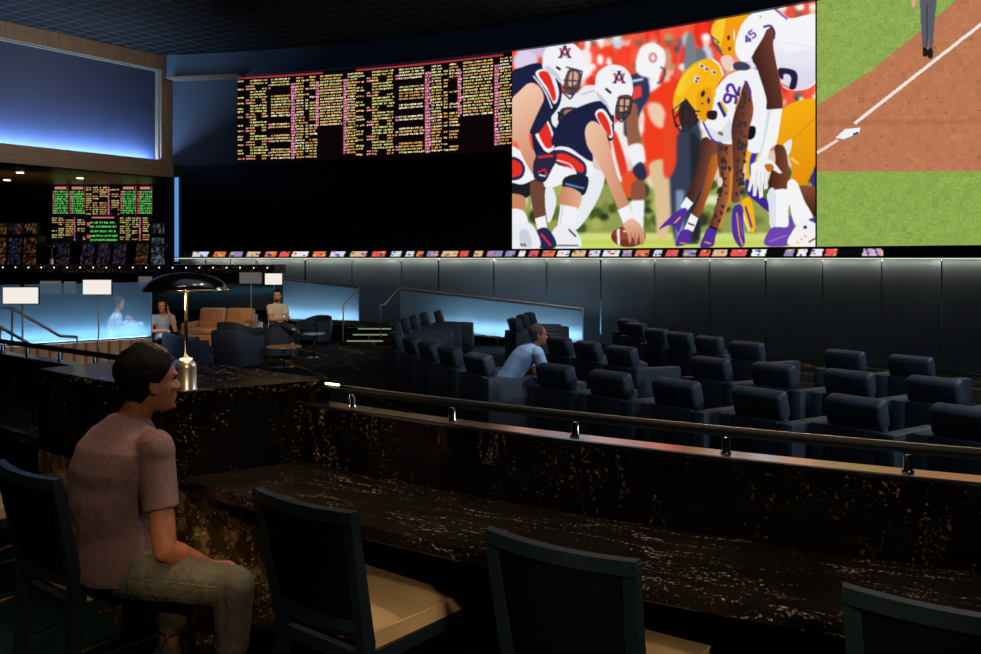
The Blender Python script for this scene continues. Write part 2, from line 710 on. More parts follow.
class Art:
    """tiny vector painter: a canvas covering x0..x1, y0..y1 at k samples per unit"""

    def __init__(self, x0, y0, x1, y1, k, bg=(0, 0, 0)):
        self.x0, self.y0, self.k = x0, y0, k
        self.w, self.h = int((x1 - x0) * k), int((y1 - y0) * k)
        self.a = np.empty((self.h, self.w, 3))
        self.a[:] = np.array(bg) / 255.0
        self.tf = lambda x, y: (x, y)

    def use(self, ox, oy, s):
        """shape coordinates are given as ox + x / s"""
        self.tf = lambda x, y: (ox + x / s, oy + y / s)

    def mask(self, pts):
        pts = [self.tf(*p) for p in pts]
        xs = np.array([(p[0] - self.x0) * self.k for p in pts])
        ys = np.array([(p[1] - self.y0) * self.k for p in pts])
        i0, i1 = max(0, int(ys.min()) - 1), min(self.h, int(ys.max()) + 2)
        j0, j1 = max(0, int(xs.min()) - 1), min(self.w, int(xs.max()) + 2)
        if i1 <= i0 or j1 <= j0:
            return None
        yy = np.arange(i0, i1) + 0.5
        xx = np.arange(j0, j1) + 0.5
        ins = np.zeros((i1 - i0, j1 - j0), bool)
        n = len(xs)
        for e in range(n):
            xa, ya, xb, yb = xs[e], ys[e], xs[(e + 1) % n], ys[(e + 1) % n]
            if ya == yb:
                continue
            rows = (yy >= min(ya, yb)) & (yy < max(ya, yb))
            if not rows.any():
                continue
            xc = xa + (yy[rows] - ya) / (yb - ya) * (xb - xa)
            ins[rows] ^= xx[None, :] > xc[:, None]
        return ins, i0, i1, j0, j1

    def poly(self, pts, c, smooth=True, alpha=1.0):
        if smooth and len(pts) > 2:
            pts = [tuple(p) for p in catmull(pts, 5)]
        m = self.mask(pts)
        if m is None:
            return
        ins, i0, i1, j0, j1 = m
        v = self.a[i0:i1, j0:j1]
        v[ins] = v[ins] * (1 - alpha) + np.array(c) / 255.0 * alpha

    def grad(self, pts, c0, c1, d, smooth=True):
        """fill shading from c0 to c1 along the direction d across the shape"""
        if smooth:
            pts = [tuple(p) for p in catmull(pts, 5)]
        m = self.mask(pts)
        if m is None:
            return
        ins, i0, i1, j0, j1 = m
        ii, jj = np.mgrid[i0:i1, j0:j1]
        t = jj * d[0] + ii * d[1]
        if not ins.any():
            return
        t0, t1 = t[ins].min(), t[ins].max()
        t = ((t - t0) / max(1e-6, t1 - t0))[..., None]
        col = np.array(c0) / 255.0 * (1 - t) + np.array(c1) / 255.0 * t
        v = self.a[i0:i1, j0:j1]
        v[ins] = col[ins]

    def line(self, pts, w, c, smooth=False):
        pts = [np.array(p, float) for p in (catmull(pts, 5, False) if smooth else pts)]
        for p, q in zip(pts[:-1], pts[1:]):
            d = q - p
            L = np.hypot(*d)
            if L == 0:
                continue
            u = d / L * w * 0.5
            nrm = np.array([-u[1], u[0]])
            self.poly([p + nrm - u * .3, q + nrm + u * .3, q - nrm + u * .3, p - nrm - u * .3], c, False)

    def ell(self, x, y, rx, ry, c, rot=0.0):
        pts = []
        for k in range(20):
            a = 2 * PI * k / 20
            ex, ey = rx * math.cos(a), ry * math.sin(a)
            pts.append((x + ex * math.cos(rot) - ey * math.sin(rot), y + ex * math.sin(rot) + ey * math.cos(rot)))
        self.poly(pts, c, False)

    def blur(self, r, reg=None):
        r = max(1, int(r * self.k))
        for _ in range(2):
            for ax in (0, 1):
                p = np.pad(self.a, [(r, r) if ax == i else (0, 0) for i in range(3)], mode='edge')
                cs = np.cumsum(p, axis=ax)
                z = np.zeros_like(np.take(cs, [0], axis=ax))
                cs = np.concatenate([z, cs], axis=ax)
                n = self.a.shape[ax]
                hi = np.take(cs, np.arange(2 * r + 1, 2 * r + 1 + n), axis=ax)
                lo = np.take(cs, np.arange(n), axis=ax)
                self.a = (hi - lo) / (2 * r + 1)

    def sample(self, x, y):
        i = np.clip(((y - self.y0) * self.k).astype(int), 0, self.h - 1)
        j = np.clip(((x - self.x0) * self.k).astype(int), 0, self.w - 1)
        return self.a[i, j]


WHT, NVY, RED, ORG = (246, 247, 252), (30, 34, 66), (232, 48, 36), (238, 84, 40)
GLD, PUR = (250, 186, 22), (84, 48, 160)
SKN, SKN2, BRN, BRN2 = (232, 178, 148), (206, 136, 100), (104, 58, 42), (70, 38, 30)


def football_art():
    A = Art(505, -20, 830, 256, 3.0, (236, 92, 72))
    r = np.random.default_rng(5)
    A.use(0, 0, 1)
    # blurred crowd in red, orange and white
    A.poly([(505, -20), (830, -20), (830, 130), (505, 130)], (238, 88, 66), False)
    for row in range(5):
        yb = 20 + row * 30
        x = 508 + (row % 2) * 9
        while x < 828:
            sh = [(246, 62, 40), (250, 84, 56), (228, 44, 34), (252, 236, 230), (248, 132, 100), (244, 66, 44), (206, 214, 232)][r.integers(0, 7)]
            w = r.uniform(7, 11)
            A.ell(x, yb + 12, w, 17, sh)
            A.ell(x - 2, yb + 10, w * .5, 12, tuple(min(255, int(c * 1.12)) for c in sh))
            A.ell(x + r.uniform(-2, 2), yb - 9, 4.2, 5.4, [(236, 190, 164), (222, 160, 130), (250, 214, 196), (150, 96, 76)][r.integers(0, 4)])
            A.ell(x + r.uniform(-2, 2), yb - 13, 4.6, 3.6, [(252, 250, 250), (248, 90, 60), (70, 60, 66), (250, 250, 250), (196, 150, 110)][r.integers(0, 5)])
            if r.uniform() < 0.5:
                A.ell(x + r.uniform(-8, 8), yb + r.uniform(-6, 16), 3, 7, [(244, 206, 184), (255, 250, 248), (90, 84, 100)][r.integers(0, 3)])
            x += r.uniform(13, 19)
    for _ in range(60):
        A.ell(r.uniform(510, 825), r.uniform(-10, 150), r.uniform(2, 5), r.uniform(2, 6), [(255, 252, 250), (255, 240, 236), (250, 90, 66), (232, 40, 32), (120, 100, 116)][r.integers(0, 5)])
    for x, y, rx, ry, c in [(535, 48, 20, 10, (214, 190, 222)), (525, 62, 12, 12, (224, 214, 240)), (585, 58, 7, 9, (250, 240, 240)),
                            (583, 72, 7, 8, (246, 250, 255)), (700, 58, 7, 10, (110, 116, 130)), (688, 40, 6, 8, (190, 200, 205)),
                            (705, 70, 6, 7, (225, 235, 230)), (666, 58, 6, 10, (216, 150, 124)), (690, 62, 6, 30, (120, 130, 140)), (668, 95, 4, 5, (245, 250, 255))]:
        A.ell(x, y, rx, ry, c)
    A.poly([(505, 150), (830, 150), (830, 190), (505, 190)], (226, 206, 190), False)
    A.poly([(505, 180), (830, 180), (830, 236), (505, 236)], (150, 160, 84), False)
    for _ in range(120):
        x, y = r.uniform(510, 825), r.uniform(170, 234)
        c = [(92, 112, 44), (66, 88, 36), (170, 182, 92), (224, 232, 190), (120, 130, 70), (44, 60, 34)][r.integers(0, 6)]
        A.ell(x, y, r.uniform(3, 9), r.uniform(3, 8), c)
    A.poly([(505, 233), (830, 233), (830, 256), (505, 256)], (214, 226, 128), False)
    A.poly([(505, 240), (830, 240), (830, 256), (505, 256)], (196, 214, 96), False)
    # people far behind the line
    A.use(500, 40, 3.114)
    A.poly([(452, 190), (475, 160), (540, 130), (560, 250), (545, 390), (458, 392)], (244, 62, 30))
    A.poly([(465, 385), (545, 380), (540, 480), (520, 610), (490, 610), (480, 480)], (226, 196, 150))
    A.poly([(460, 200), (500, 200), (520, 250), (500, 275), (470, 250)], (244, 206, 180))
    A.use(0, 0, 1)
    A.poly([(672, 150), (688, 120), (700, 128), (704, 180), (698, 244), (676, 244), (670, 190)], (54, 62, 84))
    A.poly([(676, 190), (684, 190), (684, 244), (676, 244)], (130, 150, 180), False)
    A.poly([(690, 130), (700, 140), (700, 240), (692, 240)], (36, 40, 46), False)
    A.poly([(664, 120), (674, 110), (676, 164), (664, 176)], (240, 70, 40))
    A.blur(1.15)
    A.use(0, 0, 1)
    A.poly([(505, 244), (830, 244), (830, 256), (505, 256)], (206, 222, 104), False)
    A.use(500, 40, 3.114)
    # receiver standing behind
    A.poly([(345, 280), (385, 250), (400, 330), (392, 420), (372, 440), (350, 360)], (250, 240, 240))
    A.poly([(348, 300), (362, 290), (395, 390), (392, 430), (375, 420)], (232, 60, 40))
    A.poly([(385, 260), (395, 130), (420, 105), (455, 110), (466, 170), (440, 220), (415, 290), (390, 300)], (50, 56, 92))
    A.poly([(412, 148), (440, 140), (442, 175), (410, 190)], (234, 70, 60), False)
    A.line([(412, 128), (445, 122)], 7, (235, 240, 250))
    A.poly([(392, 210), (425, 200), (432, 270), (440, 330), (405, 340), (394, 290)], (150, 96, 72))
    A.poly([(396, 335), (442, 325), (452, 385), (440, 400), (412, 388)], (246, 246, 250))
    A.poly([(382, 420), (430, 400), (455, 380), (466, 420), (430, 450), (412, 490), (386, 480)], (236, 84, 46))
    A.poly([(412, 405), (440, 380), (458, 420), (438, 440)], (44, 48, 80))
    A.poly([(412, 445), (448, 440), (452, 500), (412, 505)], (140, 86, 62))
    A.poly([(408, 500), (450, 498), (446, 600), (412, 600)], (244, 246, 252), False)
    A.poly([(424, 60), (440, 22), (475, 8), (510, 30), (515, 70), (500, 105), (488, 138), (470, 120), (440, 112), (424, 95)], (250, 250, 252))
    A.ell(476, 55, 13, 16, (224, 120, 120))
    A.ell(476, 55, 7, 10, (250, 240, 244))
    A.line([(500, 85), (514, 95), (505, 125), (490, 135)], 5, (70, 60, 66), True)
    A.blur(0.7)
    A.use(500, 40, 3.114)
    # third lineman half hidden: helmet, navy sleeve, stripes
    A.poly([(100, 290), (130, 240), (190, 230), (215, 300), (200, 360), (120, 370)], NVY)
    A.poly([(108, 285), (130, 255), (150, 252), (172, 320), (150, 350), (128, 330)], WHT)
    A.poly([(118, 282), (135, 262), (148, 262), (166, 322), (150, 338), (134, 322)], RED)
    A.poly([(160, 250), (172, 190), (215, 165), (250, 170), (258, 215), (240, 270), (205, 292), (175, 275)], (240, 242, 248))
    A.poly([(190, 215), (240, 212), (244, 240), (210, 285), (184, 262)], (54, 56, 66))
    A.poly([(200, 222), (232, 218), (234, 240), (208, 266)], (176, 120, 96))
    for yy in (225, 245, 264):
        A.line([(180, yy), (215, yy + 16), (244, yy - 4)], 5, (30, 30, 40), True)
    A.line([(182, 224), (186, 270), (206, 290)], 5, (30, 30, 40))
    # centre: legs, pants and trailing leg
    A.poly([(260, 395), (322, 415), (316, 470), (280, 540), (240, 590), (216, 585), (250, 500), (262, 440)], (236, 240, 248))
    A.poly([(125, 400), (150, 350), (195, 330), (250, 350), (288, 385), (285, 420), (240, 420), (200, 445), (150, 462), (128, 440)], WHT)
    A.poly([(165, 348), (205, 345), (262, 380), (268, 420), (240, 420), (225, 400), (175, 385)], (40, 44, 84))
    A.poly([(172, 358), (205, 355), (258, 388), (258, 412), (240, 408), (176, 378)], RED)
    A.line([(165, 372), (215, 386), (238, 415)], 4, WHT, True)
    A.poly([(200, 430), (238, 418), (275, 430), (262, 482), (225, 470), (196, 458)], (30, 34, 52))
    A.line([(204, 448), (262, 462)], 6, (90, 140, 210))
    A.grad([(196, 458), (252, 478), (240, 528), (190, 520)], SKN2, SKN, (1, 0))
    A.poly([(188, 512), (240, 522), (232, 585), (178, 588)], WHT, False)
    A.line([(196, 515), (186, 585)], 4, (206, 214, 228))
    A.poly([(160, 612), (176, 580), (222, 578), (252, 622), (244, 648), (176, 648)], (240, 242, 246))
    A.line([(176, 640), (244, 640)], 5, (120, 126, 140))
    A.line([(214, 590), (236, 612)], 5, (60, 66, 90))
    # centre: back, jersey
    A.poly([(238, 208), (246, 160), (275, 140), (318, 152), (340, 196), (320, 230), (270, 232)], (240, 240, 246))
    A.line([(255, 170), (300, 160), (330, 200)], 4, (190, 196, 214), True)
    A.poly([(160, 322), (195, 240), (255, 205), (318, 190), (352, 225), (352, 305), (330, 310), (300, 275), (272, 290), (290, 370), (270, 372), (215, 335)], NVY)
    A.poly([(296, 232), (318, 214), (340, 240), (352, 290), (345, 306), (330, 290)], WHT)
    A.poly([(302, 236), (316, 224), (336, 250), (346, 288), (340, 300), (326, 280)], RED)
    A.line([(324, 220), (350, 262)], 5, (240, 244, 250))
    # centre: helmet
    A.poly([(296, 150), (302, 105), (335, 80), (375, 80), (405, 105), (414, 150), (405, 180), (372, 172), (362, 205), (350, 235), (330, 205), (300, 170)], WHT)
    A.poly([(300, 160), (330, 190), (350, 232), (340, 215), (310, 185)], (196, 204, 220))
    A.line([(345, 95), (395, 98), (410, 130)], 3, (220, 226, 238), True)
    A.poly([(372, 176), (410, 176), (404, 225), (372, 250), (358, 225)], (86, 66, 62))
    A.poly([(376, 184), (402, 184), (396, 215), (374, 226)], (216, 160, 132))
    for pts in ([(366, 180), (412, 184), (405, 228), (378, 256), (360, 240)], [(362, 205), (408, 208)], [(362, 225), (402, 226)], [(388, 182), (384, 252)]):
        A.line(pts, 4.2, (40, 42, 56))
    A.line([(330, 152), (345, 165)], 7, (24, 26, 40))
    # interlocked emblem on the helmet
    def emblem(x, y, s):
        n_, o_ = (36, 40, 92), (226, 64, 60)
        for a_ in (-1, 1):
            A.line([(x + a_ * 13 * s, y - 10 * s), (x + a_ * 10 * s, y + 4 * s), (x + a_ * 2 * s, y + 11 * s)], 6 * s, o_, True)
            A.line([(x + a_ * 18 * s, y - 11 * s), (x + a_ * 8 * s, y - 11 * s)], 4 * s, o_)
            A.line([(x, y - 17 * s), (x + a_ * 14 * s, y + 15 * s)], 5.5 * s, n_)
            A.line([(x + a_ * 20 * s, y + 16 * s), (x + a_ * 8 * s, y + 16 * s)], 4 * s, n_)
        A.line([(x - 9 * s, y + 4 * s), (x + 9 * s, y + 4 * s)], 4 * s, n_)
        A.line([(x - 5 * s, y - 18 * s), (x + 5 * s, y - 18 * s)], 4 * s, n_)
    emblem(371, 117, 1.0)
    # centre: arm down to the ball
    A.grad([(266, 275), (290, 252), (325, 280), (345, 345), (368, 430), (410, 535), (380, 548), (345, 470), (305, 380), (272, 330)], SKN2, (244, 200, 172), (-1, -0.3))
    A.poly([(366, 530), (402, 512), (416, 556), (384, 572)], WHT, False)
    A.ell(400, 612, 54, 33, (120, 52, 34))
    A.ell(392, 604, 36, 18, (150, 74, 50))
    A.poly([(364, 590), (372, 586), (374, 640), (366, 636)], WHT, False)
    A.line([(384, 596), (412, 596)], 4, WHT)
    A.grad([(384, 574), (412, 556), (440, 580), (452, 618), (440, 640), (432, 610), (424, 642), (414, 612), (404, 636), (396, 604)], (196, 130, 96), (240, 190, 160), (0, -1))
    for x in (408, 420, 432):
        A.line([(x, 600), (x + 4, 634)], 2, (160, 96, 70))
    # left lineman: legs
    A.poly([(30, 340), (62, 345), (86, 385), (108, 430), (90, 470), (30, 470)], WHT)
    A.poly([(30, 368), (62, 372), (78, 400), (66, 430), (30, 432)], (40, 44, 90))
    A.poly([(30, 376), (58, 380), (70, 402), (60, 422), (30, 424)], RED)
    A.poly([(30, 446), (70, 450), (112, 434), (104, 464), (80, 492), (30, 480)], (28, 28, 36))
    A.poly([(30, 482), (78, 490), (70, 540), (30, 540)], SKN2)
    A.poly([(30, 530), (76, 535), (86, 590), (30, 600)], WHT)
    A.poly([(94, 446), (134, 440), (140, 520), (144, 560), (112, 562), (98, 500)], (112, 70, 56))
    A.poly([(108, 556), (142, 546), (146, 585), (118, 596)], WHT, False)
    A.poly([(114, 596), (146, 586), (174, 626), (168, 648), (124, 646)], (40, 40, 84))
    A.line([(128, 604), (158, 640)], 7, (214, 50, 60))
    A.poly([(30, 586), (80, 566), (112, 592), (122, 648), (30, 648)], (238, 240, 246))
    A.poly([(60, 600), (84, 590), (100, 640), (70, 642)], (206, 212, 224))
    A.poly([(140, 470), (160, 455), (176, 500), (160, 560), (146, 560)], (236, 238, 246))
    for x in (64, 74):
        A.line([(x, 634), (x + 6, 642)], 4, (30, 30, 40))
    # left lineman: jersey and arm
    A.poly([(30, 108), (70, 84), (120, 72), (162, 92), (190, 140), (186, 200), (150, 250), (118, 290), (92, 285), (120, 220), (138, 180), (118, 140), (84, 138), (30, 200)], NVY)
    A.poly([(110, 104), (142, 90), (168, 112), (184, 165), (170, 200), (146, 160)], WHT)
    A.poly([(120, 106), (142, 97), (158, 116), (174, 172), (166, 190), (148, 150)], RED)
    A.line([(104, 112), (140, 160), (162, 212)], 5, (238, 242, 250), True)
    A.grad([(30, 200), (62, 158), (92, 134), (122, 146), (136, 182), (112, 240), (92, 292), (100, 340), (132, 396), (112, 428), (78, 378), (52, 320), (30, 300)], SKN2, (248, 204, 180), (-0.6, -1))
    A.poly([(104, 385), (122, 352), (150, 352), (172, 342), (176, 372), (160, 405), (138, 442), (108, 432)], (44, 38, 66))
    A.line([(120, 365), (165, 360)], 9, (206, 44, 60))
    A.line([(118, 412), (140, 402), (146, 420)], 6, (206, 44, 60))
    A.line([(122, 420), (142, 424)], 5, WHT)
    # left lineman: helmet
    A.poly([(132, 85), (138, 35), (170, 8), (215, 6), (250, 30), (262, 70), (256, 100), (222, 92), (210, 125), (196, 140), (176, 122), (150, 98)], WHT)
    A.poly([(140, 90), (176, 120), (194, 138), (180, 104), (150, 80)], (206, 212, 226))
    A.poly([(214, 92), (250, 98), (246, 150), (218, 172), (198, 150)], (96, 74, 70))
    A.poly([(220, 100), (242, 104), (238, 136), (214, 142)], (222, 170, 146))
    for pts in ([(206, 84), (256, 98), (246, 150), (218, 184), (192, 158)], [(198, 125), (248, 128)], [(196, 148), (242, 154)], [(228, 92), (224, 180)]):
        A.line(pts, 4.2, (52, 56, 70))
    A.line([(176, 84), (188, 92)], 7, (24, 26, 40))
    emblem(202, 38, 1.0)

    # ------------- right side, white and gold
    A.use(660, 120, 4.85)
    # kneeling pants and purple stripes
    A.poly([(420, 110), (485, 100), (480, 200), (440, 300), (420, 290)], GLD)
    A.poly([(436, 190), (468, 110), (488, 108), (450, 230), (436, 270)], (60, 50, 190))
    A.poly([(416, 290), (440, 300), (500, 370), (536, 400), (536, 450), (470, 400), (420, 350)], (64, 38, 150))
    A.poly([(395, 400), (440, 380), (462, 520), (440, 545), (404, 480)], GLD)
    A.line([(415, 420), (445, 520)], 9, (70, 40, 150))
    A.line([(402, 450), (432, 540)], 6, WHT)
    # far arms
    A.grad([(205, 90), (280, 100), (285, 150), (262, 210), (205, 320), (160, 410), (126, 380), (165, 280), (190, 190)], (58, 32, 28), (140, 84, 60), (1, 0.2))
    A.poly([(128, 372), (162, 404), (128, 446), (98, 420)], WHT, False)
    A.poly([(-5, 530), (50, 470), (110, 428), (132, 440), (112, 490), (90, 545), (76, 520), (40, 510)], PUR)
    A.line([(70, 500), (100, 470)], 6, GLD)
    A.grad([(250, 180), (292, 170), (285, 215), (240, 350), (186, 480), (154, 462), (205, 340)], (96, 54, 36), (224, 116, 36), (1, 0.1))
    A.poly([(150, 452), (186, 478), (160, 542), (116, 530)], WHT, False)
    A.line([(136, 500), (166, 512)], 7, (60, 60, 70))
    A.poly([(98, 545), (118, 530), (150, 540), (142, 590), (118, 606), (74, 608)], PUR)
    A.line([(96, 596), (128, 600)], 5, GLD)
    # near-left arm with dark markings
    A.grad([(284, 110), (356, 110), (352, 250), (345, 360), (300, 480), (276, 535), (238, 520), (270, 420), (290, 300), (280, 200)], (84, 50, 40), (196, 112, 62), (1, 0.1))
    for _ in range(44):
        t = r.uniform(0, 1)
        x = 316 - 50 * max(0, t - 0.35) + r.uniform(-22, 22)
        A.ell(x, 125 + t * 370, r.uniform(3, 9), r.uniform(5, 14), (56, 42, 44))
    A.line([(345, 250), (338, 370), (288, 520)], 9, (238, 132, 40), True)
    A.ell(292, 300, 13, 24, (240, 210, 206))
    A.poly([(236, 520), (276, 532), (268, 570), (256, 612), (196, 618), (212, 562)], PUR)
    A.line([(240, 516), (274, 530)], 12, (30, 24, 40))
    A.line([(216, 590), (246, 600)], 6, GLD)
    # number 92 player's jersey
    A.use(660, 0, 5.03)
    A.poly([(284, 460), (300, 420), (350, 375), (420, 350), (490, 352), (560, 400), (560, 640), (505, 760), (445, 760), (420, 700), (360, 725), (290, 715), (240, 690), (222, 620), (250, 560)], WHT)
    A.poly([(235, 640), (300, 660), (352, 600), (362, 700), (300, 712), (245, 680)], (226, 228, 238))
    A.poly([(445, 640), (480, 640), (474, 690), (440, 700)], (22, 20, 36))
    A.line([(215, 610), (262, 700), (310, 720)], 9, (84, 50, 160), True)
    A.poly([(286, 520), (300, 510), (336, 580), (322, 592)], (60, 40, 140), False)
    A.poly([(300, 512), (312, 508), (340, 556), (336, 572)], GLD, False)
    A.ell(305, 672, 15, 9, (130, 110, 90), 0.5)
    # number 92, running up the sleeve
    def digits(ch, ox, oy, s, rot, c, w):
        ca, sa = math.cos(rot), math.sin(rot)
        shp = {'9': [[(8, 5), (8, 1), (6, 0), (2, 0), (0, 2), (0, 4), (2, 6), (8, 6)], [(8, 3), (8, 10), (6, 12), (1, 12)]],
               '2': [[(0, 2), (2, 0), (6, 0), (8, 2), (8, 4), (0, 11), (0, 12), (8, 12)]],
               '4': [[(6, 12), (6, 0), (0, 8), (9, 8)]],
               '5': [[(8, 0), (0, 0), (0, 5), (6, 5), (8, 7), (8, 10), (6, 12), (0, 12)]]}[ch]
        for st in shp:
            A.line([(ox + (x * ca - y * sa) * s, oy + (x * sa + y * ca) * s) for x, y in st], w, c)
    digits('9', 320, 510, 4.9, -1.30, PUR, 14)
    digits('2', 334, 460, 4.9, -1.30, PUR, 14)
    # near arm
    A.grad([(428, 412), (448, 430), (458, 480), (470, 560), (446, 660), (440, 740), (418, 860), (402, 1000), (404, 1012), (360, 1012), (368, 900), (364, 740), (360, 640), (386, 530)], (70, 40, 36), (150, 84, 56), (1, 0.15))
    for _ in range(60):
        t = r.uniform(0, 1)
        A.ell(424 - 26 * t + r.uniform(-30, 30) * (1 - 0.45 * t), 470 + t * 520, r.uniform(4, 9), r.uniform(5, 14), (58, 48, 52))
    A.line([(428, 408), (452, 450), (456, 490)], 9, PUR, True)
    A.line([(408, 470), (380, 545)], 8, (232, 140, 40))
    A.use(660, 120, 4.85)
    A.poly([(354, 428), (400, 418), (404, 520), (412, 590), (398, 616), (376, 605), (350, 545)], PUR)
    A.line([(372, 450), (384, 560), (402, 608)], 6, GLD)
    A.line([(386, 470), (400, 560)], 6, (120, 90, 190))
    A.line([(356, 440), (398, 428)], 9, (60, 60, 130))
    # gold helmet of 92
    A.use(660, 0, 5.03)
    A.poly([(66, 530), (72, 470), (104, 390), (150, 335), (205, 302), (262, 296), (300, 325), (318, 380), (292, 420), (276, 470), (266, 540), (240, 600), (212, 612), (180, 566), (132, 505), (84, 560)], GLD)
    A.grad([(80, 470), (110, 395), (160, 340), (220, 310), (200, 380), (150, 440), (110, 480)], (255, 214, 60), GLD, (1, 0.4))
    A.poly([(190, 470), (250, 440), (262, 520), (238, 595), (214, 606), (188, 560)], (240, 160, 20))
    A.line([(262, 298), (298, 326), (318, 380)], 9, WHT, True)
    for x, y in ((208, 330), (270, 362), (186, 392), (232, 345), (180, 408)):
        A.ell(x, y, 15, 11, (240, 226, 200), 0.6)
        A.ell(x + 3, y + 2, 8, 6, (110, 60, 130), 0.6)
    A.ell(216, 472, 17, 9, (44, 30, 30), -1.2)
    A.ell(244, 506, 7, 16, (40, 40, 90))
    A.ell(212, 520, 5, 5, (60, 40, 30))
    A.poly([(92, 555), (130, 505), (178, 565), (190, 612), (150, 640), (110, 640)], (60, 40, 44))
    for pts in ([(62, 556), (130, 498), (176, 560), (200, 560)], [(70, 600), (120, 540), (188, 580)], [(76, 612), (100, 660), (140, 654), (196, 600)],
                [(62, 556), (74, 610), (80, 640)], [(120, 520), (110, 650)], [(152, 530), (146, 652)], [(84, 636), (150, 610)]):
        A.line(pts, 6.5, (34, 34, 46))
    A.line([(66, 548), (124, 500)], 3, (200, 206, 220))
    A.poly([(240, 560), (286, 560), (280, 600), (240, 596)], (50, 26, 30))
    # ------------- nearest player, number 45
    A.use(660, 120, 4.85)
    A.grad([(565, 100), (600, -60), (790, -90), (790, 160), (752, 220), (705, 318), (640, 318), (640, 240), (625, 180), (600, 130)], (252, 178, 18), (232, 146, 12), (0.2, 1))
    A.line([(640, 100), (760, -20)], 4, (222, 140, 14))
    A.poly([(600, 120), (640, 94), (630, 160), (612, 170)], (236, 236, 240))
    A.poly([(640, 180), (672, 210), (668, 216), (638, 192)], (250, 216, 120))
    A.poly([(735, 270), (800, 200), (800, 380), (745, 330)], (70, 44, 130))
    A.grad([(668, 332), (720, 320), (800, 350), (775, 440), (740, 470), (706, 440)], (60, 32, 26), (140, 80, 54), (0, -1))
    A.grad([(556, 126), (600, 128), (618, 190), (628, 345), (530, 345), (536, 260), (560, 200)], (66, 34, 26), (132, 74, 46), (1, 0))
    A.poly([(524, 352), (628, 340), (622, 440), (618, 522), (540, 528), (530, 430)], (250, 250, 253))
    A.poly([(524, 352), (560, 346), (560, 520), (540, 528)], (226, 230, 240))
    A.poly([(540, 524), (618, 518), (624, 470), (640, 470), (650, 540), (626, 606), (508, 606)], (112, 70, 180))
    A.line([(530, 590), (612, 560)], 6, (160, 120, 210))
    A.poly([(618, 302), (660, 296), (700, 390), (742, 480), (660, 510), (626, 400)], (250, 250, 253))
    A.poly([(626, 608), (642, 540), (690, 490), (756, 490), (800, 520), (800, 608)], (246, 246, 248))
    for x, y in ((664, 590), (682, 574), (700, 560)):
        A.line([(x, y), (x + 8, y + 8)], 6, (250, 160, 30))
    A.line([(722, 592), (752, 574)], 7, (150, 60, 20))
    A.ell(704, 520, 9, 8, (40, 36, 60))
    A.poly([(724, 480), (800, 470), (800, 520), (744, 496)], (84, 56, 150))
    # nearest player: jersey, helmet
    A.use(660, 0, 5.03)
    A.poly([(264, 190), (262, 130), (300, 90), (360, 70), (445, 60), (430, 110), (400, 160), (388, 215), (360, 284), (312, 265), (284, 215)], (250, 160, 20))
    A.poly([(262, 185), (264, 130), (300, 92), (330, 84), (318, 180), (300, 240)], (254, 206, 50))
    A.ell(345, 190, 7, 13, (60, 40, 30))
    A.ell(350, 245, 6, 10, (60, 40, 30))
    A.line([(372, 150), (374, 205)], 8, (230, 235, 245))
    for pts in ([(262, 190), (290, 250), (312, 276)], [(266, 216), (300, 258)], [(258, 180), (300, 216)], [(284, 214), (310, 262)]):
        A.line(pts, 6, (70, 84, 92))
    A.poly([(306, 290), (350, 278), (370, 318), (345, 352), (318, 340)], (242, 210, 196))
    A.poly([(370, 320), (410, 310), (450, 330), (440, 352), (376, 350)], (60, 66, 96))
    A.poly([(376, 240), (392, 170), (420, 110), (470, 66), (550, 44), (620, 70), (660, 92), (810, 86), (810, 350), (770, 430), (700, 455), (620, 440), (596, 360), (572, 300), (560, 180), (520, 190), (462, 290), (420, 312), (392, 290)], (250, 250, 254))
    A.grad([(560, 190), (640, 260), (800, 240), (800, 350), (760, 430), (690, 450), (620, 440), (596, 350)], (246, 246, 252), (222, 218, 238), (0, 1))
    A.line([(580, 48), (640, 96)], 9, (110, 80, 190))
    A.poly([(596, 346), (640, 344), (684, 360), (692, 400), (680, 446), (650, 446), (660, 400), (650, 376), (622, 374), (620, 398), (604, 392)], (40, 28, 66))
    A.line([(606, 420), (648, 442)], 9, (226, 130, 50))
    A.line([(540, 200), (800, 240)], 3, (222, 222, 236))
    digits('4', 418, 190, 3.2, -0.62, (96, 66, 170), 9)
    digits('5', 444, 164, 3.0, -0.62, (96, 66, 170), 8)
    A.line([(520, 136), (556, 130), (574, 160), (572, 196)], 10, (60, 44, 120), True)
    A.line([(462, 292), (520, 196), (540, 150)], 8, (70, 56, 130), True)
    A.ell(506, 84, 6, 7, (250, 190, 40))
    A.grad([(464, 290), (512, 200), (552, 138), (572, 168), (570, 240), (596, 380), (616, 545), (540, 552), (534, 490), (490, 350)], (62, 34, 30), (120, 66, 50), (1, -0.3))
    A.poly([(534, 552), (616, 545), (592, 700), (550, 760), (530, 830), (488, 800), (516, 720)], (246, 250, 250), False)
    A.poly([(540, 556), (560, 554), (520, 740), (500, 800), (492, 790), (520, 700)], (216, 228, 226), False)
    A.use(660, 120, 4.85)
    A.poly([(440, 215), (470, 200), (506, 176), (545, 200), (562, 215), (594, 258), (575, 258), (540, 236), (520, 262), (524, 330), (506, 340), (500, 300), (500, 372), (482, 382), (474, 310), (466, 370), (450, 368), (452, 300), (436, 350), (424, 344), (440, 270)], (246, 246, 246), False)
    for p, q in (((470, 250), (462, 340)), ((488, 250), (488, 350)), ((506, 250), (512, 320))):
        A.line([p, q], 4, (200, 206, 206))
    A.poly([(508, 218), (540, 214), (552, 236), (524, 252)], (196, 110, 40))
    A.blur(0.34)
    return A


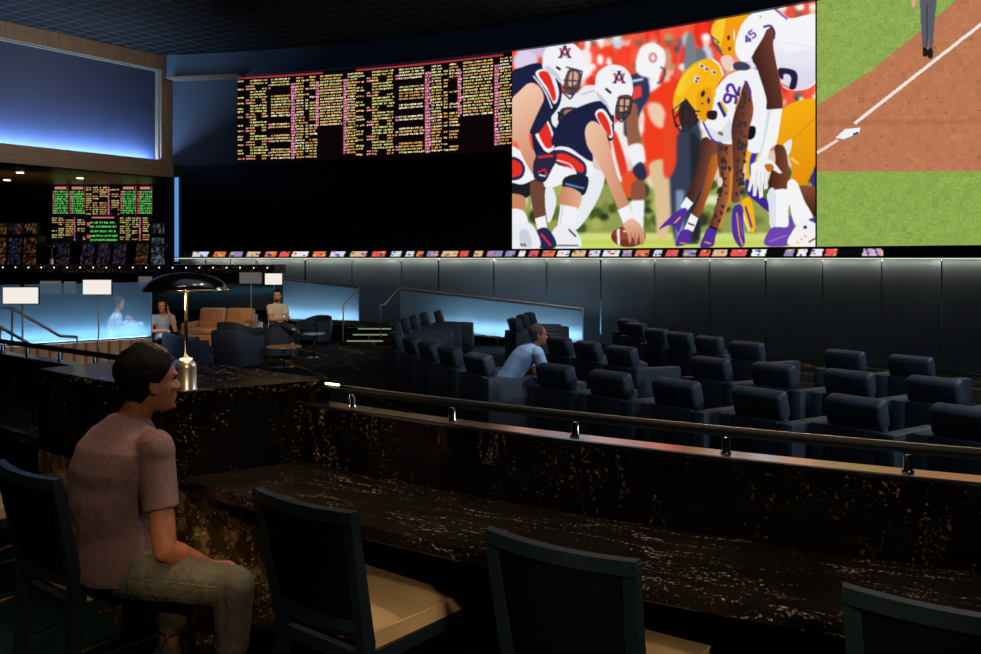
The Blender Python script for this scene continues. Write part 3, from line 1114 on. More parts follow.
def baseball_art():
    A = Art(815, -20, 1010, 256, 2.6, (188, 120, 84))
    r = np.random.default_rng(9)
    A.use(680, 0, 2.515)
    A.poly([(330, -60), (760, -60), (690, 4), (640, 50), (480, 178), (330, 274)], (142, 170, 82), False)
    A.poly([(330, 432), (840, 430), (840, 660), (330, 660)], (140, 170, 78), False)
    h, w = A.h, A.w
    ii, jj = np.mgrid[0:h, 0:w]
    g = r.normal(0, 1, (h, w))
    for _ in range(1):
        g = (g + np.roll(g, 1, 1) + np.roll(g, 2, 1)) / 1.7
    lo = np.kron(r.normal(0, 1, (h // 16 + 1, w // 16 + 1)), np.ones((16, 16)))[:h, :w]
    isg = A.a[..., 1] > A.a[..., 0]
    A.a *= 1 + np.where(isg, 0.055, 0.03)[..., None] * g[..., None]
    A.a *= 1 + 0.02 * lo[..., None]
    for _ in range(90):
        x, y = r.uniform(350, 830), r.uniform(60, 425)
        if 480 - (y - 178) * 1.1 < x:
            A.ell(x, y, r.uniform(1, 2.4), r.uniform(0.8, 1.6), (120, 66, 44))
    A.poly([(347, 300), (760, 300), (760, 312), (347, 316)], (150, 90, 60), False, 0.25)
    A.line([(345, 384), (396, 353)], 7, (236, 214, 204))
    A.line([(440, 310), (600, 184), (840, -4)], 8, (240, 232, 226))
    A.poly([(392, 346), (416, 324), (455, 321), (450, 334), (412, 350)], (246, 246, 250), False)
    A.poly([(392, 346), (412, 350), (450, 334), (450, 338), (412, 354)], (150, 130, 130), False)
    A.line([(436, 338), (448, 333)], 5, (60, 60, 110))
    A.poly([(600, -60), (648, -60), (645, 10), (640, 60), (636, 122), (626, 126), (622, 60), (620, 122), (610, 124), (606, 60)], (92, 92, 104), False)
    A.line([(622, 10), (622, 118)], 4, (62, 62, 74))
    A.poly([(611, 122), (621, 120), (623, 140), (612, 142)], (28, 28, 32))
    A.poly([(625, 124), (634, 122), (636, 144), (624, 145)], (28, 28, 32))
    A.poly([(583, -20), (592, -20), (592, 12), (584, 16)], (226, 170, 140))
    return A


def word_rows(A, x0, x1, y0, y1, rows, col, r, fill=0.8, h=0.46, tilt=0.0, words=(2.0, 5.0)):
    """a column of illegible lettering: short dashes of glyph height"""
    dy = (y1 - y0) / rows
    for i in range(rows):
        if r.uniform() > fill:
            continue
        c = col(i) if callable(col) else col
        if c is None:
            continue
        x = x0
        while x < x1 - 0.4:
            w = min(r.uniform(*words), x1 - x)
            y = y0 + i * dy
            # letters inside the word
            xx = x
            while xx < x + w - 0.3:
                g = r.uniform(0.9, 1.9)
                j = r.uniform(-0.06, 0.06) * dy
                A.poly([(xx, y + j), (xx + g, y + j), (xx + g, y + dy * h + j), (xx, y + dy * h + j)], c, False, r.uniform(0.7, 1.0))
                xx += g + 0.34
            x += w + 1.2


YEL, ORN, PNK, CRM = (228, 222, 138), (244, 180, 104), (244, 160, 184), (250, 234, 190)


def odds_art():
    """two mirrored price boards, drawn flat: 0..240 across, 0..100 down"""
    A = Art(0, 0, 280, 100, 5.0, (9, 4, 5))
    r = np.random.default_rng(3)
    R = 29
    for k in range(2):
        X = lambda f: 140 * k + 140 * f
        A.poly([(X(0), 0.2), (X(0.72 if k == 0 else 0.95), 0.2), (X(0.72 if k == 0 else 0.95), 2.0), (X(0), 2.0)], (150, 46, 60), False)
        y0, y1 = 4, 98
        mixc = lambda i: [YEL, ORN, CRM, ORN][r.integers(0, 4)]
        word_rows(A, X(0.0), X(0.045), y0, y1, R, lambda i: [YEL, YEL, None, ORN, None][i % 5], r, 0.9)
        word_rows(A, X(0.07), X(0.10), y0, y1, R, lambda i: PNK if i % 5 in (2, 3) else None, r, 1.0)
        word_rows(A, X(0.105), X(0.145), y0, y1, R, lambda i: ORN if i % 5 in (2, 3) else YEL, r, 1.0)
        word_rows(A, X(0.15), X(0.245), y0, y1, R, lambda i: YEL if i % 5 in (0, 1, 4) else None, r, 0.95)
        word_rows(A, X(0.205), X(0.245), y0, y1, R, lambda i: ORN if i % 5 in (2, 3) else None, r, 0.9)
        word_rows(A, X(0.26), X(0.28), y0, y1, R, lambda i: PNK if i in (2, 3, 16, 17, 21, 22, 26, 27) else None, r, 1.0)
        word_rows(A, X(0.285), X(0.44), y0, y1, R, lambda i: None if i in (4, 5, 14, 15, 18, 19, 23, 24) else mixc(i), r, 0.95)
        word_rows(A, X(0.455), X(0.49), y0, y1, R, lambda i: PNK if i > 1 else None, r, 1.0, 0.7)
        word_rows(A, X(0.495), X(0.56), y0, y1, R, lambda i: mixc(i) if i != 1 else YEL, r, 1.0)
        word_rows(A, X(0.575), X(0.60), y0, y1, R, lambda i: mixc(i), r, 0.7)
        word_rows(A, X(0.61), X(0.665), y0, y1, R, lambda i: mixc(i), r, 0.7)
        word_rows(A, X(0.665), X(0.69), y0, y0 + (y1 - y0) * 0.62, 18, lambda i: PNK if i > 1 else None, r, 1.0, 0.7)
        word_rows(A, X(0.70), X(0.88), y0, y0 + (y1 - y0) * 0.62, 18, lambda i: [YEL, ORN, CRM][i % 3], r, 1.0)
        word_rows(A, X(0.895), X(0.925), y0, y1 - 3, R, lambda i: PNK if i > 1 else None, r, 1.0, 0.7)
        word_rows(A, X(0.93), X(0.995), y0, y1 - 3, R, lambda i: mixc(i), r, 1.0)
        for f in (0.455, 0.665, 0.895):
            A.line([(X(f) - 0.3, y0 + 6), (X(f) - 0.3, y1 - 4 if f != 0.665 else y0 + 58)], 0.5, (150, 40, 60))
    A.a = np.clip(A.a, 0, 1)
    return A


def sports_book_art():
    """the smaller board over the bar: green price tables over orange lists"""
    A = Art(0, 0, 100, 55, 6.0, (8, 7, 9))
    r = np.random.default_rng(21)
    GRN = (96, 214, 96)

    def table(x0, x1):
        A.poly([(x0 + 3, 0.6), (x1 - 2, 0.6), (x1 - 2, 3.2), (x0 + 3, 3.2)], (206, 120, 120), False)
        word_rows(A, x0 + 2.6, x1 - 1, 5, 28, 10, GRN, r, 1.0, 0.62)
        word_rows(A, x0 + 0.6, x0 + 2.4, 5, 28, 10, (236, 120, 130), r, 1.0, 0.6)
        A.line([(x1 - 0.2, 0), (x1 - 0.2, 28)], 0.5, (190, 90, 60))

    def lst(x0, x1, y0, y1, n):
        c = lambda i: [(226, 198, 120), (222, 160, 90), (200, 190, 120)][r.integers(0, 3)]
        w = x1 - x0
        for f0, f1 in ((0, .16), (.2, .36), (.42, .62), (.78, .98)):
            word_rows(A, x0 + w * f0, x0 + w * f1, y0, y1, n, c, r, 0.8, 0.5)
        word_rows(A, x0 + w * .66, x0 + w * .71, y0, y1, n, (232, 120, 160), r, 1.0, 0.7)
    table(0, 16)
    table(17, 33)
    lst(34, 67, 1, 29, 13)
    table(68, 84)
    table(85, 100)
    lst(0, 33, 31, 54, 11)
    lst(68, 97, 31, 54, 11)
    A.line([(40, 31), (62, 31)], 1.2, (206, 110, 110))
    for y in (35, 39, 43.5, 48, 52):
        word_rows(A, 38, 64, y, y + 2.6, 1, GRN, r, 1.0, 0.7)
    for y in (36, 48):
        A.poly([(35, y), (38, y), (38, y + 3.4), (35, y + 3.4)], (220, 70, 110), False)
    A.poly([(24, 46), (31, 46), (31, 54), (24, 54)], (8, 7, 9), False)
    A.poly([(60, 22), (66, 22), (66, 29), (60, 29)], (8, 7, 9), False)
    return A


def reflection_art():
    A = Art(0, 0, 700, 8, 2.0, (12, 12, 14))  # reflection of the football picture, painted as bright patches
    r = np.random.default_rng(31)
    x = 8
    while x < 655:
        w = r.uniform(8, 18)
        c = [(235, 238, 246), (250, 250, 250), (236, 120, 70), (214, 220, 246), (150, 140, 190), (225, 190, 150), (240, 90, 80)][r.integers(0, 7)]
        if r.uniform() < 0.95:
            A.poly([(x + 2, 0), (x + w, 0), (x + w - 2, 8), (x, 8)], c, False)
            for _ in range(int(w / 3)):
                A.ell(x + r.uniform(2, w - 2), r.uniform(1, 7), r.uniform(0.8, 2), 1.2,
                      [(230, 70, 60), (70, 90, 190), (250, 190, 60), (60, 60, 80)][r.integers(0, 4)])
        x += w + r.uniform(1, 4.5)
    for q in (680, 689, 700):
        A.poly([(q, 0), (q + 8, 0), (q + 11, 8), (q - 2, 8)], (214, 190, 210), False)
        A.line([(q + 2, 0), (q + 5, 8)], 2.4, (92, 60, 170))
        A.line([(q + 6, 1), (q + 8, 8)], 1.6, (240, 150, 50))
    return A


def grid_screen(name, mat, pt, nu, nv, colour, parent=None):
    """a display: nu x nv quads placed by pt(u, v), coloured per vertex by colour(u, v) -> sRGB rows"""
    u = np.linspace(0, 1, nu + 1)
    v = np.linspace(0, 1, nv + 1)
    uu, vv = np.meshgrid(u, v)
    co = pt(uu.ravel(), vv.ravel())
    me = bpy.data.meshes.new(name)
    me.vertices.add(len(co))
    me.vertices.foreach_set('co', co.astype(np.float32).ravel())
    i, j = np.mgrid[0:nv, 0:nu]
    a = (i * (nu + 1) + j).ravel()
    quads = np.stack([a, a + 1, a + nu + 2, a + nu + 1], 1).astype(np.int32)
    me.loops.add(quads.size)
    me.loops.foreach_set('vertex_index', quads.ravel())
    me.polygons.add(len(quads))
    me.polygons.foreach_set('loop_start', np.arange(0, quads.size, 4, dtype=np.int32))
    me.update(calc_edges=True)
    s = colour(uu.ravel(), vv.ravel())
    s = np.clip(s, 0, 1)
    l = np.where(s <= 0.04045, s / 12.92, ((s + 0.055) / 1.055) ** 2.4)
    at = me.color_attributes.new('Col', 'FLOAT_COLOR', 'POINT')
    at.data.foreach_set('color', np.concatenate([l, np.ones((len(l), 1))], 1).astype(np.float32).ravel())
    return link_mesh(name, me, mat, parent)
# ------------------------------------------------------------------ people
HEADP = [  # height 0 chin .. 1 crown, front, back, half width  (metres)
    (-0.02, 0.055, 0.030, 0.016), (0.03, 0.082, 0.010, 0.036), (0.09, 0.088, -0.020, 0.047), (0.16, 0.090, -0.050, 0.055),
    (0.24, 0.093, -0.066, 0.061), (0.32, 0.094, -0.074, 0.066), (0.40, 0.091, -0.082, 0.070), (0.48, 0.086, -0.092, 0.073),
    (0.54, 0.091, -0.098, 0.074), (0.60, 0.094, -0.102, 0.076), (0.70, 0.090, -0.104, 0.077), (0.80, 0.076, -0.098, 0.072),
    (0.88, 0.055, -0.082, 0.061), (0.94, 0.032, -0.058, 0.045), (0.98, 0.008, -0.034, 0.026), (1.0, -0.008, -0.018, 0.008)]


def head_axes(f, tilt=0.0):
    f = Vector((f[0], f[1], f[2] if len(f) > 2 else 0.0)).normalized()
    r = f.cross(Vector((0, 0, 1))).normalized()
    u = r.cross(f).normalized()
    if tilt:
        q = Matrix.Rotation(tilt, 3, f)
        r, u = q @ r, q @ u
    return f, r, u


def head_ring(h, off=0.0):
    hs = [p[0] for p in HEADP]
    g = lambda k: float(np.interp(h, hs, [p[k] for p in HEADP]))
    return g(1) + off, g(2) - off, g(3) + off


def add_head(bm, c, f, s=1.0, tilt=0.0, nseg=28):
    f, r, u = head_axes(f, tilt)
    c = Vector(c)
    L = lambda x, y, z: c + (r * x + f * y + u * z) * s
    rings = []
    for h, yf, yb, w in HEADP:
        cy, hy = (yf + yb) / 2, (yf - yb) / 2
        ring = []
        for k in range(nseg):
            a = 2 * PI * k / nseg
            ca, sa = math.cos(a), math.sin(a)
            e = 2 / 2.25
            ring.append(L(w * math.copysign(abs(ca) ** e, ca), cy + hy * math.copysign(abs(sa) ** e, sa), (h - 0.5) * 0.235))
        rings.append(ring)
    add_loft(bm, rings)
    # nose
    rot = Matrix((r, f, u)).transposed()
    add_loft(bm, [[L(x * .35, 0.085, 0.012) for x in (-.014, .014)] + [L(0, 0.096, 0.014)],
                  [L(x, 0.080, -0.036) for x in (-.018, .018)] + [L(0, 0.124, -0.032)],
                  [L(x * .8, 0.078, -0.046) for x in (-.018, .018)] + [L(0, 0.110, -0.046)]])
    add_ell(bm, L(0, 0.112, -0.037), (0.011 * s, 0.011 * s, 0.010 * s), rot, 10, 8)
    for sx in (-1, 1):
        add_ell(bm, L(sx * .012, 0.098, -0.039), (0.009 * s, 0.011 * s, 0.008 * s), rot, 8, 6)
        # ear
        er = rot @ Matrix.Rotation(sx * 0.35, 3, 'Z')
        add_ell(bm, L(sx * .080, -0.012, -0.008), (0.009 * s, 0.020 * s, 0.034 * s), er, 10, 10)
        add_ell(bm, L(sx * .078, -0.004, -0.034), (0.008 * s, 0.010 * s, 0.012 * s), er, 8, 6)
        # brow and cheek
        add_ell(bm, L(sx * .030, 0.083, 0.018), (0.024 * s, 0.014 * s, 0.008 * s), rot, 10, 8)
        add_ell(bm, L(sx * .038, 0.068, -0.030), (0.022 * s, 0.020 * s, 0.018 * s), rot, 10, 8)
    # lips and chin
    add_ell(bm, L(0, 0.091, -0.062), (0.022 * s, 0.009 * s, 0.006 * s), rot, 10, 8)
    add_ell(bm, L(0, 0.090, -0.072), (0.019 * s, 0.009 * s, 0.007 * s), rot, 10, 8)
    add_ell(bm, L(0, 0.080, -0.105), (0.024 * s, 0.016 * s, 0.014 * s), rot, 10, 8)
    return L, rot


def hair_cap(c, f, s=1.0, tilt=0.0, thick=0.014, front=0.80, side=0.50, back=0.16, messy=0.004, seed=0, length=None):
    """hair grown over the skull from a hairline that drops from forehead to nape"""
    bm = B()
    f, r, u = head_axes(f, tilt)
    c = Vector(c)
    n, m = 48, 18
    L = lambda x, y, z: c + (r * x + f * y + u * z) * s
    rows = []
    for i in range(m + 1):
        v = i / m
        row = []
        for k in range(n):
            a = 2 * PI * k / n
            ca, sa = math.cos(a), math.sin(a)
            # sa = 1 front, -1 back
            if sa > 0.25:
                q = (sa - 0.25) / 0.75
                hm = side + (front - side) * min(1, q * 1.7)
            else:
                q = (0.25 - sa) / 1.25
                ear = math.exp(-((sa + 0.02) / 0.2) ** 2) * 0.12
                hm = side + (back - side) * min(1, q * 1.25) ** 0.8 + ear * 0.0
            h = hm + (1.0 - hm) * v
            t = thick * min(1.0, 0.25 + v * 5.0) * (1.0 + 0.7 * max(0, h - 0.6))
            yf, yb, w = head_ring(h, t)
            e = 2 / 2.25
            cy, hy = (yf + yb) / 2, (yf - yb) / 2
            z = (h - 0.5) * 0.235 + t * max(0.0, (h - 0.8) / 0.2) * 1.2
            p = L(w * math.copysign(abs(ca) ** e, ca), cy + hy * math.copysign(abs(sa) ** e, sa), z)
            p += (p - c).normalized() * mnoise.noise(p * 38 + Vector((seed, 0, 0))) * messy * 2
            row.append(p)
        rows.append(row)
    inner = [[c + (p - c) * 0.94 for p in rows[0]]]
    R = add_loft(bm, inner + rows)
    return bm


def add_hand(bm, w, d, nrm, thumb, s=1.0, curl=0.4, spread=0.10):
    """palm and five fingers from the wrist w along d; nrm points out of the palm; thumb = +1/-1 side"""
    w = Vector(w)
    d = Vector(d).normalized()
    nrm = Vector(nrm)
    nrm = (nrm - d * nrm.dot(d)).normalized()
    x = d.cross(nrm).normalized() * thumb
    rings = []
    for t, hw, th in ((-0.015, .026, .020), (0.0, .028, .019), (.03, .038, .016), (.065, .043, .014), (.09, .041, .012), (.098, .034, .008)):
        ring = []
        for k in range(12):
            a = 2 * PI * k / 12
            ca, sa = math.cos(a), math.sin(a)
            ring.append(w + (d * t + x * hw * math.copysign(abs(ca) ** .8, ca) + nrm * th * math.copysign(abs(sa) ** .8, sa)) * s)
        rings.append(ring)
    add_loft(bm, rings)
    for i, (ox, ln, r) in enumerate(((.031, .072, .0088), (.0105, .082, .0090), (-.0105, .076, .0088), (-.031, .060, .0078))):
        p = w + (d * .088 + x * ox) * s
        ang = 0.0
        dd = (d + x * spread * (1.5 - i)).normalized()
        pts, rs = [p - dd * .02 * s, p], [r * s, r * s]
        for k, fr in enumerate((.45, .31, .24)):
            ang += curl * (0.7 + 0.25 * k + 0.08 * i)
            q = dd * math.cos(ang) + nrm * math.sin(ang)
            p = p + q * ln * fr * s
            pts.append(p)
            rs.append(r * s * (0.96 - 0.1 * (k + 1)))
        for a, b, ra, rb in zip(pts[:-1], pts[1:], rs[:-1], rs[1:]):
            add_capsule(bm, a, b, ra, rb, 8)
    p = w + (d * .025 + x * .030) * s
    dirs = ((d * .55 + x * .75 + nrm * .25), (d * .85 + x * .35 + nrm * .35), (d * .95 + x * .1 + nrm * .45))
    for k, (q, ln, r) in enumerate(zip(dirs, (.042, .032, .026), (.0115, .0100, .0088))):
        q = q.normalized()
        add_capsule(bm, p, p + q * ln * s, r * s, (r - .001) * s, 8)
        p = p + q * ln * s


def torso_rings(pel, neck, r0, r1, prof, bulge=0.02, nseg=24):
    pel, neck, r0, r1 = Vector(pel), Vector(neck), Vector(r0).normalized(), Vector(r1).normalized()
    ax = (neck - pel)
    L = ax.length
    rings = []
    for t, a, b in prof:
        r = (r0 * (1 - min(1, max(0, t))) + r1 * min(1, max(0, t))).normalized()
        up = ax.normalized()
        f = Vector((0, 0, 1)).cross(r).normalized()   # forward
        f = (f - up * f.dot(up)).normalized()
        c = pel + ax * t - f * bulge * math.sin(PI * min(1, max(0, t)))
        ring = []
        for k in range(nseg):
            q = 2 * PI * k / nseg
            ca, sa = math.cos(q), math.sin(q)
            ring.append(c + r * a * math.copysign(abs(ca) ** .85, ca) + f * b * math.copysign(abs(sa) ** .9, sa))
        rings.append(ring)
    return rings


def seated(x, y, floor, phi, seat=0.45, lean=0.05, s=1.0, head_phi=None, turn=0.0):
    """joints of a person sitting at x, y on a seat, facing phi degrees clockwise from the room's depth axis"""
    a = math.radians(phi)
    fw = Vector((math.sin(a), math.cos(a), 0))
    rt = Vector((math.cos(a), -math.sin(a), 0))
    up = Vector((0, 0, 1))
    a2 = math.radians(phi + turn)
    rt2 = Vector((math.cos(a2), -math.sin(a2), 0))
    fw2 = Vector((math.sin(a2), math.cos(a2), 0))
    J = {}
    J['pelvis'] = Vector((x, y, floor + seat + 0.09 * s))
    J['neck'] = J['pelvis'] + up * 0.50 * s + fw * lean
    hp = math.radians(head_phi if head_phi is not None else phi)
    J['hf'] = Vector((math.sin(hp), math.cos(hp), 0))
    J['head'] = J['neck'] + up * 0.175 * s + fw * (0.02 + lean * 0.15) + J['hf'] * 0.02
    for k, sg in (('L', -1), ('R', 1)):
        J['sh' + k] = J['neck'] + rt2 * sg * 0.172 * s - up * 0.082 * s
        J['hip' + k] = J['pelvis'] + rt * sg * 0.085 * s
        J['knee' + k] = J['hip' + k] + fw * 0.43 * s + rt * sg * 0.04 - up * 0.01
        J['ank' + k] = Vector((J['knee' + k].x, J['knee' + k].y, floor + 0.09)) + fw * 0.04
        J['el' + k] = J['sh' + k] - up * 0.26 * s + fw * 0.06 + rt * sg * 0.05
        J['wr' + k] = J['knee' + k] - fw * 0.12 + up * 0.09
        J['toe' + k] = fw.copy()
    J['rt'], J['rt2'], J['fw'], J['fw2'] = rt, rt2, fw, fw2
    return J


SH_PROF = [(-0.06, .158, .118), (0.0, .165, .122), (.2, .155, .115), (.45, .165, .120), (.65, .185, .125), (.80, .192, .118), (.90, .165, .098), (.97, .105, .078), (1.02, .068, .062)]


def person(name, label, J, skin, shirt_m, pants_m, hair_m, shoe_m, s=1.0, voxel=0.009, group=None, sleeve=0.55,
           hair=None, tilt=0.0, prof=None, hands=None, bare_legs=False, dress=None, head_s=1.0, shirt_len=-0.06, fat=1.0, curl=0.5, beard=None, bulge=0.02):
    loc = Vector((J['pelvis'].x, J['pelvis'].y, min(J['ankL'].z, J['ankR'].z) - 0.09))
    root = thing(name, label, 'person', loc, 0, group)
    prof = prof or SH_PROF
    hands = hands or {}
    inv = -loc
    up = Vector((0, 0, 1))
    # ---- body
    bm = B()
    L, rot = add_head(bm, J['head'], J['hf'], s * head_s, tilt)
    add_capsule(bm, J['neck'] - up * 0.05, J['head'] - up * 0.05 * s - J['hf'] * 0.015, 0.062 * s, 0.054 * s)
    add_loft(bm, torso_rings(J['pelvis'], J['neck'], J['rt'], J['rt2'], [(t, a * s * .9 * fat, b * s * .88 * fat) for t, a, b in prof], bulge))
    for k, sg in (('L', -1), ('R', 1)):
        sh, el, wr = J['sh' + k], J['el' + k], J['wr' + k]
        add_capsule(bm, J['neck'] - up * 0.07 * s, sh, 0.055 * s, 0.060 * s)
        add_capsule(bm, sh, el, 0.056 * s * fat, 0.042 * s * fat)
        md = el.lerp(wr, 0.3)
        add_capsule(bm, el, md, 0.041 * s * fat, 0.044 * s * fat)
        add_capsule(bm, md, wr, 0.043 * s * fat, 0.027 * s)
        hd, hn, th = hands.get(k, ((wr - el).normalized(), -up, 1 if sg < 0 else -1))
        add_hand(bm, wr, hd, hn, th, s, curl)
        add_capsule(bm, J['hip' + k], J['knee' + k], 0.072 * s, 0.052 * s)
        add_capsule(bm, J['knee' + k], J['ank' + k], 0.052 * s, 0.036 * s)
    me = fused(bm, voxel, 3)
    me.transform(Matrix.Translation(inv))
    body = link_mesh('body', me, skin, root, True)
    # ---- eyes
    for sx in (-1, 1):
        e = B()
        add_ell(e, L(sx * .031, 0.082, 0.002), (0.013 * s, 0.009 * s, 0.006 * s), rot, 10, 8)
        o = bobj('eye', e, M['eye'], root, True)
        o.data.transform(Matrix.Translation(inv))
    # ---- shirt
    if shirt_m is not None:
        bm = B()
        pr = [(max(t, shirt_len) if i == 0 else t, a * s * fat, b * s * fat) for i, (t, a, b) in enumerate(prof)]
        add_loft(bm, torso_rings(J['pelvis'], J['neck'], J['rt'], J['rt2'], pr, bulge))
        for k, sg in (('L', -1), ('R', 1)):
            sh, el, wr = J['sh' + k], J['el' + k], J['wr' + k]
            add_capsule(bm, J['neck'] - up * 0.075 * s, sh + (sh - J['neck']) * 0.02, 0.062 * s * fat, 0.072 * s * fat)
            end = sh.lerp(el, sleeve) if sleeve <= 1 else el
            add_capsule(bm, sh - (el - sh) * 0.04, sh.lerp(el, min(.42, sleeve - .12)), 0.070 * s * fat, 0.066 * s * fat)
            add_capsule(bm, J['neck'] - up * 0.035 * s, sh + up * 0.012 * s, 0.046 * s, 0.058 * s * fat)
            add_tube(bm, [sh.lerp(el, .2), sh.lerp(el, .4), end], [0.066 * s * fat, 0.066 * s * fat, 0.065 * s * fat], 16)
            if sleeve > 1:
                add_capsule(bm, sh, el, 0.064 * s * fat, 0.052 * s)
                add_tube(bm, [el, el.lerp(wr, .5), el.lerp(wr, .95)], [0.052 * s, 0.048 * s, 0.038 * s], 16)
        me = fused(bm, voxel, int(0.07 / voxel) + 2)
        me.transform(Matrix.Translation(inv))
        link_mesh(dress or 'shirt', me, shirt_m, root, True)
    # ---- trousers
    if pants_m is not None:
        bm = B()
        add_ell(bm, J['pelvis'] - up * 0.0, (0.165 * s * fat, 0.135 * s * fat, 0.125 * s), Matrix((J['rt'], J['fw'], up)).transposed())
        for k in 'LR':
            add_capsule(bm, J['hip' + k], J['knee' + k], 0.092 * s * fat, 0.070 * s)
            kn, an = J['knee' + k], J['ank' + k]
            if not bare_legs:
                add_capsule(bm, kn, kn.lerp(an, .5), 0.070 * s, 0.062 * s)
                add_tube(bm, [kn.lerp(an, .3), kn.lerp(an, .96)], [0.064 * s, 0.056 * s], 16)
        me = fused(bm, voxel, 4)
        me.transform(Matrix.Translation(inv))
        link_mesh('skirt' if bare_legs else 'trousers', me, pants_m, root, True)
    # ---- shoes
    for k in 'LR':
        bm = B()
        an, td = J['ank' + k], J['toe' + k].normalized()
        add_capsule(bm, an - up * 0.0, an + td * 0.02 - up * 0.035, 0.045 * s, 0.045 * s)
        add_capsule(bm, an - td * 0.04 - up * 0.052, an + td * 0.15 - up * 0.058, 0.036 * s, 0.033 * s)
        me = fused(bm, max(voxel, 0.008), 3)
        me.transform(Matrix.Translation(inv))
        link_mesh('shoe', me, shoe_m, root, True)
    # ---- hair
    if hair_m is not None:
        hb = hair_cap(J['head'], J['hf'], s * head_s, tilt, **(hair or {}))
        o = bobj('hair', hb, hair_m, root, True)
        o.data.transform(Matrix.Translation(inv))
    if beard is not None:
        bm = B()
        add_ell(bm, L(0, 0.066, -0.092), (0.050 * s, 0.034 * s, 0.030 * s), rot, 14, 10)
        add_ell(bm, L(0, 0.086, -0.052), (0.026 * s, 0.010 * s, 0.006 * s), rot, 10, 8)
        o = bobj('beard', bm, beard, root, True)
        o.data.transform(Matrix.Translation(inv))
    return root, L, rot, inv


M['eye'] = mat_plain('dark_eye', rgb(40, 30, 26), 0.2)
# ------------------------------------------------------------------ the setting
ZL, ZU, ZT = -0.40, 0.0, 0.45      # lower floor, bar floor, terrace floor
ZC = 7.68                          # ceiling


def struct(name, bm, m, parent=None, **kw):
    o = bobj(name, bm, m, parent, **kw)
    o['kind'] = 'structure'
    return o


# floors
bm = B()
add_box(bm, (-2, 12, ZL - 0.1), (44, 40, 0.2))
struct('floor', bm, M['carpet_low'])
bm = B()
add_arc_box(bm, 11.93, 19.5, ZL, ZU, 196, 284, 1.0)
struct('floor_bar', bm, M['carpet_up'])
# ceiling
bm = B()
add_box(bm, (-2, 12, ZC + 0.05), (44, 40, 0.1))
struct('ceiling', bm, M['ceiling'])

# main screen wall
TH_L, TH_R = wall_hit(173), wall_hit(1080)
bm = B()
add_wall_box(bm, TH_L, TH_R, ZL, ZC, -0.25, 0.0)
struct('wall_back', bm, M['black'])
bm = B()   # dark navy band beside and above the price boards
add_wall_box(bm, TH_L, wall_hit(239), 4.45, 6.95, 0.0, 0.03)
struct('trim_1', bm, M['navy_dark'])
bm = B()   # bulkhead over the screens
add_wall_box(bm, TH_L + 0.15, TH_R, 6.99, ZC, 0.0, 0.22)
struct('trim_2', bm, M['fascia'])
bm = B()   # wooden lip at the left end of the bulkhead
add_wall_box(bm, wall_hit(175), wall_hit(246), 6.94, 6.985, 0.0, 0.5, 12)
struct('trim_3', bm, M['wood_frame'])
bm = B()   # black glass panel under the boards, in three sheets
for a, b in ((182.5, 298), (298.4, 418), (418.4, 513)):
    add_wall_box(bm, wall_hit(a), wall_hit(b), 1.98, 4.42, 0.0, 0.04)
struct('trim_4', bm, M['black_gloss'])

# slate panels round the foot of the wall, with metal strips in the seams
seams = [181, 207, 232, 258, 306.5, 353.5, 403, 440, 495, 548, 602, 656, 711, 767, 824, 883, 943, 1010]
bm = B()
for a, b in zip(seams[:-1], seams[1:]):
    add_wall_box(bm, wall_hit(a + 0.8), wall_hit(b - 0.8), ZL, 1.66, 0.0, 0.08, 3)
struct('trim_5', bm, M['panel'])
for i, a in enumerate(seams[3:-1]):
    bm = B()
    w = 0.030
    th = wall_hit(a)
    d = math.degrees(w / WR)
    add_wall_box(bm, th - d / 2, th + d / 2, ZL, 1.66, 0.0, 0.075, 1)
    struct('trim_%d' % (10 + i), bm, M['chrome'] if i % 3 == 1 else M['steel'])
bm = B()   # shelf over the panels and the light line along its lip
add_wall_box(bm, wall_hit(178), TH_R, 1.70, 1.73, 0.0, 0.20)
struct('trim_6', bm, M['black_gloss'])
bm = B()
add_wall_box(bm, wall_hit(178), TH_R, 1.675, 1.70, 0.13, 0.19)
struct('trim_7', bm, mat_emit('panel_wash_led', (0.86, 0.88, 0.72, 1), 0.85))

# left wall: timber framed clerestory with a blue washed niche
LP = Vector((-9.67, 24.3, 0))
LD = Vector((0.59, 0.807, 0)).normalized()
LN = Vector((LD.y, -LD.x, 0))


def lp(s, d, z):
    return LP + LD * s + LN * d + Vector((0, 0, z))


def add_lbox(bm, s0, s1, z0, z1, d0, d1):
    add_loft(bm, [[lp(s, d0, z0), lp(s, d1, z0), lp(s, d1, z1), lp(s, d0, z1)] for s in (s0, s1)])


bm = B()
add_lbox(bm, -12, 0.77, 7.25, ZC, -0.27, 0.06)
struct('trim_30', bm, M['wood_frame'])
bm = B()
add_lbox(bm, -0.16, 0.79, 4.55, 7.25, -0.27, 0.06)
struct('trim_31', bm, M['wood_frame'])
bm = B()
add_lbox(bm, -12, 0.98, 4.10, 4.58, -0.06, 0.18)
struct('trim_32', bm, M['wood_beam'])
bm = B()
add_lbox(bm, -12, 0.3, 4.12, 7.5, -0.5, -0.28)
struct('wall_left', bm, M['navy_wall'])
bm = B()
add_lbox(bm, -0.19, -0.165, 4.6, 7.22, -0.06, -0.02)
struct('trim_33', bm, M['led_cyan'])
bm = B()
add_lbox(bm, -12, -0.19, 7.225, 7.25, -0.06, -0.02)
struct('trim_34', bm, M['led_cyan'])
bm = B()   # soffit over the terrace bar
add_loft(bm, [[lp(s, d, z) for d, z in ((-0.17, 4.12), (-9.5, 4.12), (-9.5, 4.22), (-0.17, 4.22))] for s in (-13, 1.2)])
struct('ceiling_terrace', bm, M['soffit'])
